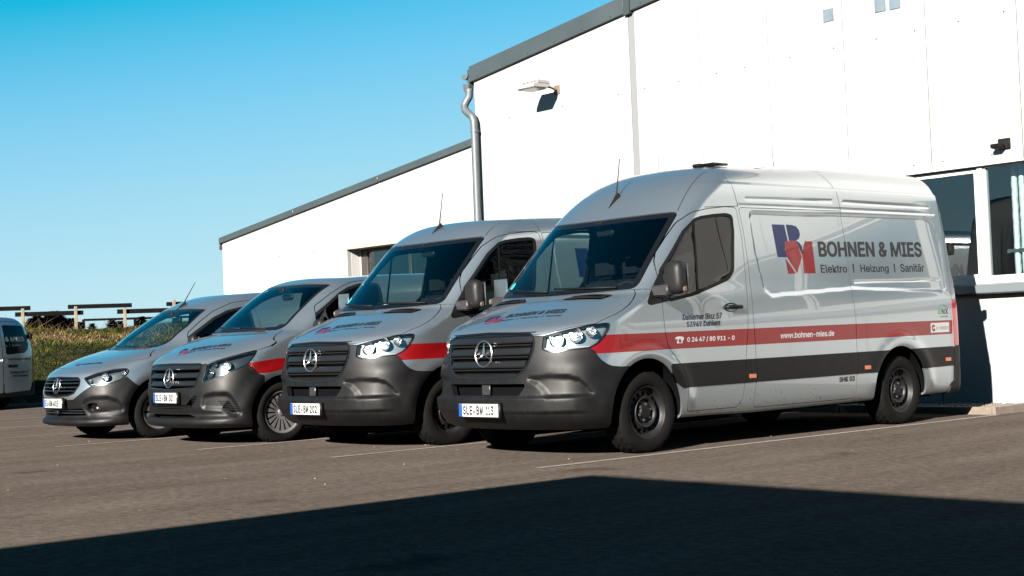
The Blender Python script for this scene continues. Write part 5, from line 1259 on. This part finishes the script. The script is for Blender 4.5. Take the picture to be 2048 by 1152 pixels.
# -- small van
def citan():
    b = Body(front=[(0,.26),(.15,.18),(.18,.05),(.21,.0),(.24,.0),(.30,.05),(.42,.02),(.55,.01),(.70,.04),(.79,.08),(.85,.17),(.91,.32),(.98,.52),(1.04,.75),(1.08,.91),(1.115,.99),(1.25,1.17),(1.4,1.39),(1.54,1.61),(1.66,1.83),(1.9,2.35),(3.2,5)],
        width=[(0,.88),(.25,.915),(.55,.93),(.8,.93),(1.0,.925),(1.2,.885),(1.4,.82),(1.6,.74),(1.8,.67),(3.2,.3)],
        rear=[(0,4.45),(.9,4.45),(1.4,4.36),(1.8,4.2),(3.2,3.8)], nose=[(0,.56),(.5,.58),(.65,.66),(.8,.72),(.95,.54),(1.1,.42),(3.2,.40)],
        roof=[(-1,1.66),(1.8,1.70),(2.4,1.745),(3.2,1.77),(4.4,1.75),(8,1.6)], under=[(-1,.17),(.4,.18),(1.2,.20),(4.5,.23),(8,.25)], kr=.22, n=2.6, rb=.16, crown=.05)
    F = b.feats.append
    F(f_recess(rpoly([(.455,.45),(.50,.49),(.592,.512),(.786,.510),(.888,.468),(.945,.395),(.94,.345),(.772,.322),(.54,.315),(.45,.38)], .05), .024, .06, 'corner', .5))
    F(f_flare(.88, .32, .46, .016, .07)); F(f_line([(.45,.905),(1.2,.96),(4.2,1.02)], -.008, .03))
    return b
cs = dict(body=citan(), at=(-7.281, -.623, 0), gx=.02, gy=.016, gy2=.035, gz=.018, len=4.5, top=1.95,
    arch=[(.88,.32,.40,.412),(3.60,.32,.40,.40)], ws=rpoly([(-.3,1.558),(.30,1.556),(.612,1.538,.05),(.700,1.32),(.712,1.124,.06),(.66,1.085,.06),(.40,1.074),(-.3,1.072)], .03), frit=.03,
    headlight=rpoly([(.455,.747,.01),(.645,.809),(.83,.843),(.973,.845,.05),(1.005,.815,.03),(.986,.772),(.917,.709),(.779,.668),(.568,.650,.02),(.528,.675)], .03), lampmat=mat('grey_lamp_bezel', (.09,.095,.10), .3, .4),
    bowls=[(.60,.705,.030),(.76,.75,.050),(.87,.785,.036)], drl=[(.52,.648),(.80,.66),(.80,.684),(.53,.676)],
    grille=rpoly([(-.3,.770),(0,.769),(.435,.759),(.486,.725),(.495,.66),(.42,.565),(.30,.538),(0,.526),(-.3,.526)], .02),
    intakes=[rpoly([(-.3,.382),(.137,.382),(.54,.392),(.575,.31),(-.3,.298)], .02)], pockets=[rpoly([(.505,.429),(.546,.455),(.636,.457),(.672,.402),(.655,.361),(.575,.352),(.530,.376)], .015)],
    bumper=[(-.6,0),(-.6,.49),(.176,.491),(.31,.498),(.373,.535),(.468,.593),(.56,.645),(.70,.655),(.779,.664),(.917,.705),(.974,.752),(1.075,.655),(1.14,.600),(1.7,.58),(1.7,0)], bumper_y=.66,
    hood=rpoly([(-.3,.866),(.218,.866),(.407,.868),(.576,.868),(.707,.897),(.81,.927),(.895,.948),(.888,.978),(.80,1.03),(.722,1.066,.01),(.40,1.066),(-.3,1.064)], .01),
    door=rpoly([(2.30,1.635),(2.018,1.604,.3),(1.755,1.508,.3),(1.545,1.38,.3),(1.363,1.254,.1),(1.328,1.211,.1),(1.28,.95,.3),(1.29,.65,.2),(1.36,.27),(2.2,.27,.08),(2.32,.60,.3),(2.36,1.2,.5)], .04),
    windows=[rpoly([(2.25,1.562),(2.104,1.544,.2),(1.906,1.506,.3),(1.704,1.422,.3),(1.436,1.264,.3),(1.168,1.092,.1),(1.08,1.02,.01),(1.30,1.015),(2.27,1.06,.06)], .04)],
    wheels=[(.88,.315,.905,.318,.205,.205,'cap',1),(3.60,.315,.905,.318,.205,.205,'cap',0)], bulk=2.34, dash=1.0, seats=(.38,-.38), seatz=.62, mirror=(1.02,1.30,1.10,.75), handle=(2.15,.88),
    wipers=[[(.52,1.082),(.2,1.088),(-.05,1.098)],[(-.02,1.088),(-.3,1.10),(-.55,1.12)]], rvm=1.48, aerial=(1.72,(.17,.26)), plate=(-.030,.456,'EU','401E'), star=(.660,.094,R(-8)))
van4, b4, p4 = build_van(cs, 'compact_van', 'small silver city van with silver grille surround, last in the row beside the grass bank')
for z, w in ((.728,.455), (.690,.47), (.640,.47), (.600,.43)): along_front(b4, 'grille_slat', [(.03,.006),(-.002,.008),(-.006,-.004),(.03,-.008)], z, -w, w, SAT, van4, 26)
for z in (.365, .335): along_front(b4, 'intake_bar', [(.03,.006),(.0,.008),(-.002,-.004),(.03,-.008)], z, -.54, .54, SAT, van4, 26)
MB().box(-.05, .05, -.005, .03, .318, .368).build('radar_cover', PLASTIC, van4, .006)
for s in (1, -1):
    y = yfront(b4, [.69*1], [.405])[0]; L_ = lathe_shell([(.0, .055), (-.012, .05), (-.014, .044), (.004, .040), (.02, .02), (.022, 0)], 24); a = .5; d = np.array([np.sin(a)*s, -np.cos(a), 0]); e = np.array([np.cos(a)*s, np.sin(a), 0])
    mesh_np('fog_lamp', np.array([s*.70, y+.03, .405])-L_.V[:,:1]*d+L_.V[:,1:2]*e+L_.V[:,2:3]*np.array([0, 0, 1]), L_.F, SAT, van4, True, None, 40)
hood_logo(b4, p4['hood'], [(-.04,.25),(.09,.27),(.05,.34),(-.12,.335)], [(.115,.285),(.50,.362),(.46,.395),(.05,.33)], [(.13,.27),(.50,.345),(.50,.352),(.13,.276)], None)
# ---------------------------------------------------------------- van parked at the bank, seen from behind
lv = vito(); th = R(-66); rc = np.array([-19.3, 3.45])
loc = (rc[0]-(-math.sin(th)*5.0), rc[1]-(math.cos(th)*5.0), 0)
van5 = thing('transporter_van', 'silver van seen from behind with lettering on its dark rear window', 'van', loc, th)
Sx = lv.mesh(np.arange(.012, 1.0, .024), np.concatenate([np.arange(-.08, 4.3, .05), np.arange(4.3, 5.2, .022)]), np.arange(.12, 2.0, .022))
def rear_(poly, y0=4.3): return lambda V: np.maximum(psdf(-V[:,0], V[:,2], np.asarray(poly)), y0-V[:,1])
def arch5(V): return np.minimum(np.maximum(np.hypot(V[:,1]-.85, V[:,2]-.33)-.395, .52-np.abs(V[:,0])), np.maximum(np.hypot(V[:,1]-4.05, V[:,2]-.33)-.395, .52-np.abs(V[:,0])))
_, Sx = Sx.clip(arch5(Sx.V))
put('inner_lining', Sx, DARK, van5, -.05)
for sg in (1, -1):
    win = rpoly([(sg*.09, 1.70), (sg*.70, 1.68), (sg*.78, 1.30), (sg*.74, 1.20), (sg*.62, 1.13), (sg*.09, 1.10)][::sg], .06)
    dr = rpoly([(sg*.004, 1.78), (sg*.78, 1.76), (sg*.88, 1.2), (sg*.885, .56), (sg*.80, .36), (sg*.004, .33)][::sg], .05)
    D, Sx = split(Sx, rear_(dr), .004); w_, D = split(D, rear_(win), .002); d = put('rear_door', D, PAINT, van5, 0, .02); put('rear_window', w_, mat('privacy_glass', (.004, .005, .006), .08, spec=.22), d, -.004)
for s in (1, -1):
    T_, Sx = split(Sx, lambda V: np.maximum(np.maximum(np.abs(V[:,2]-.86)-.30, 4.80-V[:,1]), np.maximum(.895-s*V[:,0], 0*V[:,0]-1)), .003); put('tail_lamp', T_, REDLENS, van5, .004, .02)
bmp, Sx = split(Sx, lambda V: np.maximum(V[:,2]-.52, 4.35-V[:,1]), .003); put('rear_bumper', bmp, PLASTIC, van5, .02, .03)
put('body', Sx, PAINT, van5, 0, .02)
for wy in (.86, 4.06):
    for s in (1, -1): make_wheel(van5, wy, .323, .935, s, 'alloy', .335, .215, .228, 0)
MB().box(-.8, .8, .4, 4.8, .22, .30).build('floor_pan', DARK, van5)
def rear_text(s, u0, u1, z0, z1, m, w=.01):
    U, F, lay = text_mesh(s, w); u = u0+(u1-u0)*U[:,0]; z = z0+(z1-z0)*U[:,1]; lo = np.full(len(u), 3.5); hi = np.full(len(u), 5.5)
    for _ in range(22):
        mid = (lo+hi)/2; ins = lv.f(-u, mid, z) < 0; lo = np.where(ins, mid, lo); hi = np.where(ins, hi, mid)
    V = np.c_[-u, lo, z]; N = lv.normal(V); mesh_np('lettering', V+N*(.006+.0002*lay)[:,None], F, m, van5, True)
rear_text('BOHNEN & MIES', -.62, .66, 1.36, 1.46, TEXTWH, .05); rear_text('Elektro  |  Heizung  |  Sanitär', -.60, .55, 1.255, 1.315, TEXTWH)
rear_text('www.bohnen-mies.de', .14, .82, .985, 1.035, REDFILM); rear_text('Dahlemer Binz 57', .20, .74, .715, .765, TEXTBLUE); rear_text('53949 Dahlem', .25, .70, .645, .695, TEXTBLUE)
MB().box(-.38, -.14, 4.99+.06, 5.12, .84, .90).build('door_handle', PLASTIC, van5, .015)
star(van5, 0, 5.10, .97, .085)
for s in (1, -1): MB().box(s*.86-.03, s*.86+.03, 4.93, 5.02, 1.42, 1.52).build('hinge', PLASTIC, van5, .008)
# a paper cup left on the dashboard of the low-roof van
cp = lathe_shell([(0, .001), (0, .030), (.09, .040), (.092, .041), (.092, .038), (.085, .037), (.004, .028), (.004, 0)], 20)
cup = mesh_np('paper_cup', np.c_[cp.V[:,1], cp.V[:,2], cp.V[:,0]], cp.F, mat('paper_white', (.75, .74, .72), .7), None, True, None, 40)
yc = yfront(b2, [.0], [1.33])[0]; cup.location = (-2.624+.05, -.05+yc+.20, -.012+1.335); tag(cup, 'white paper cup on the dashboard of the low-roof van', 'cup')
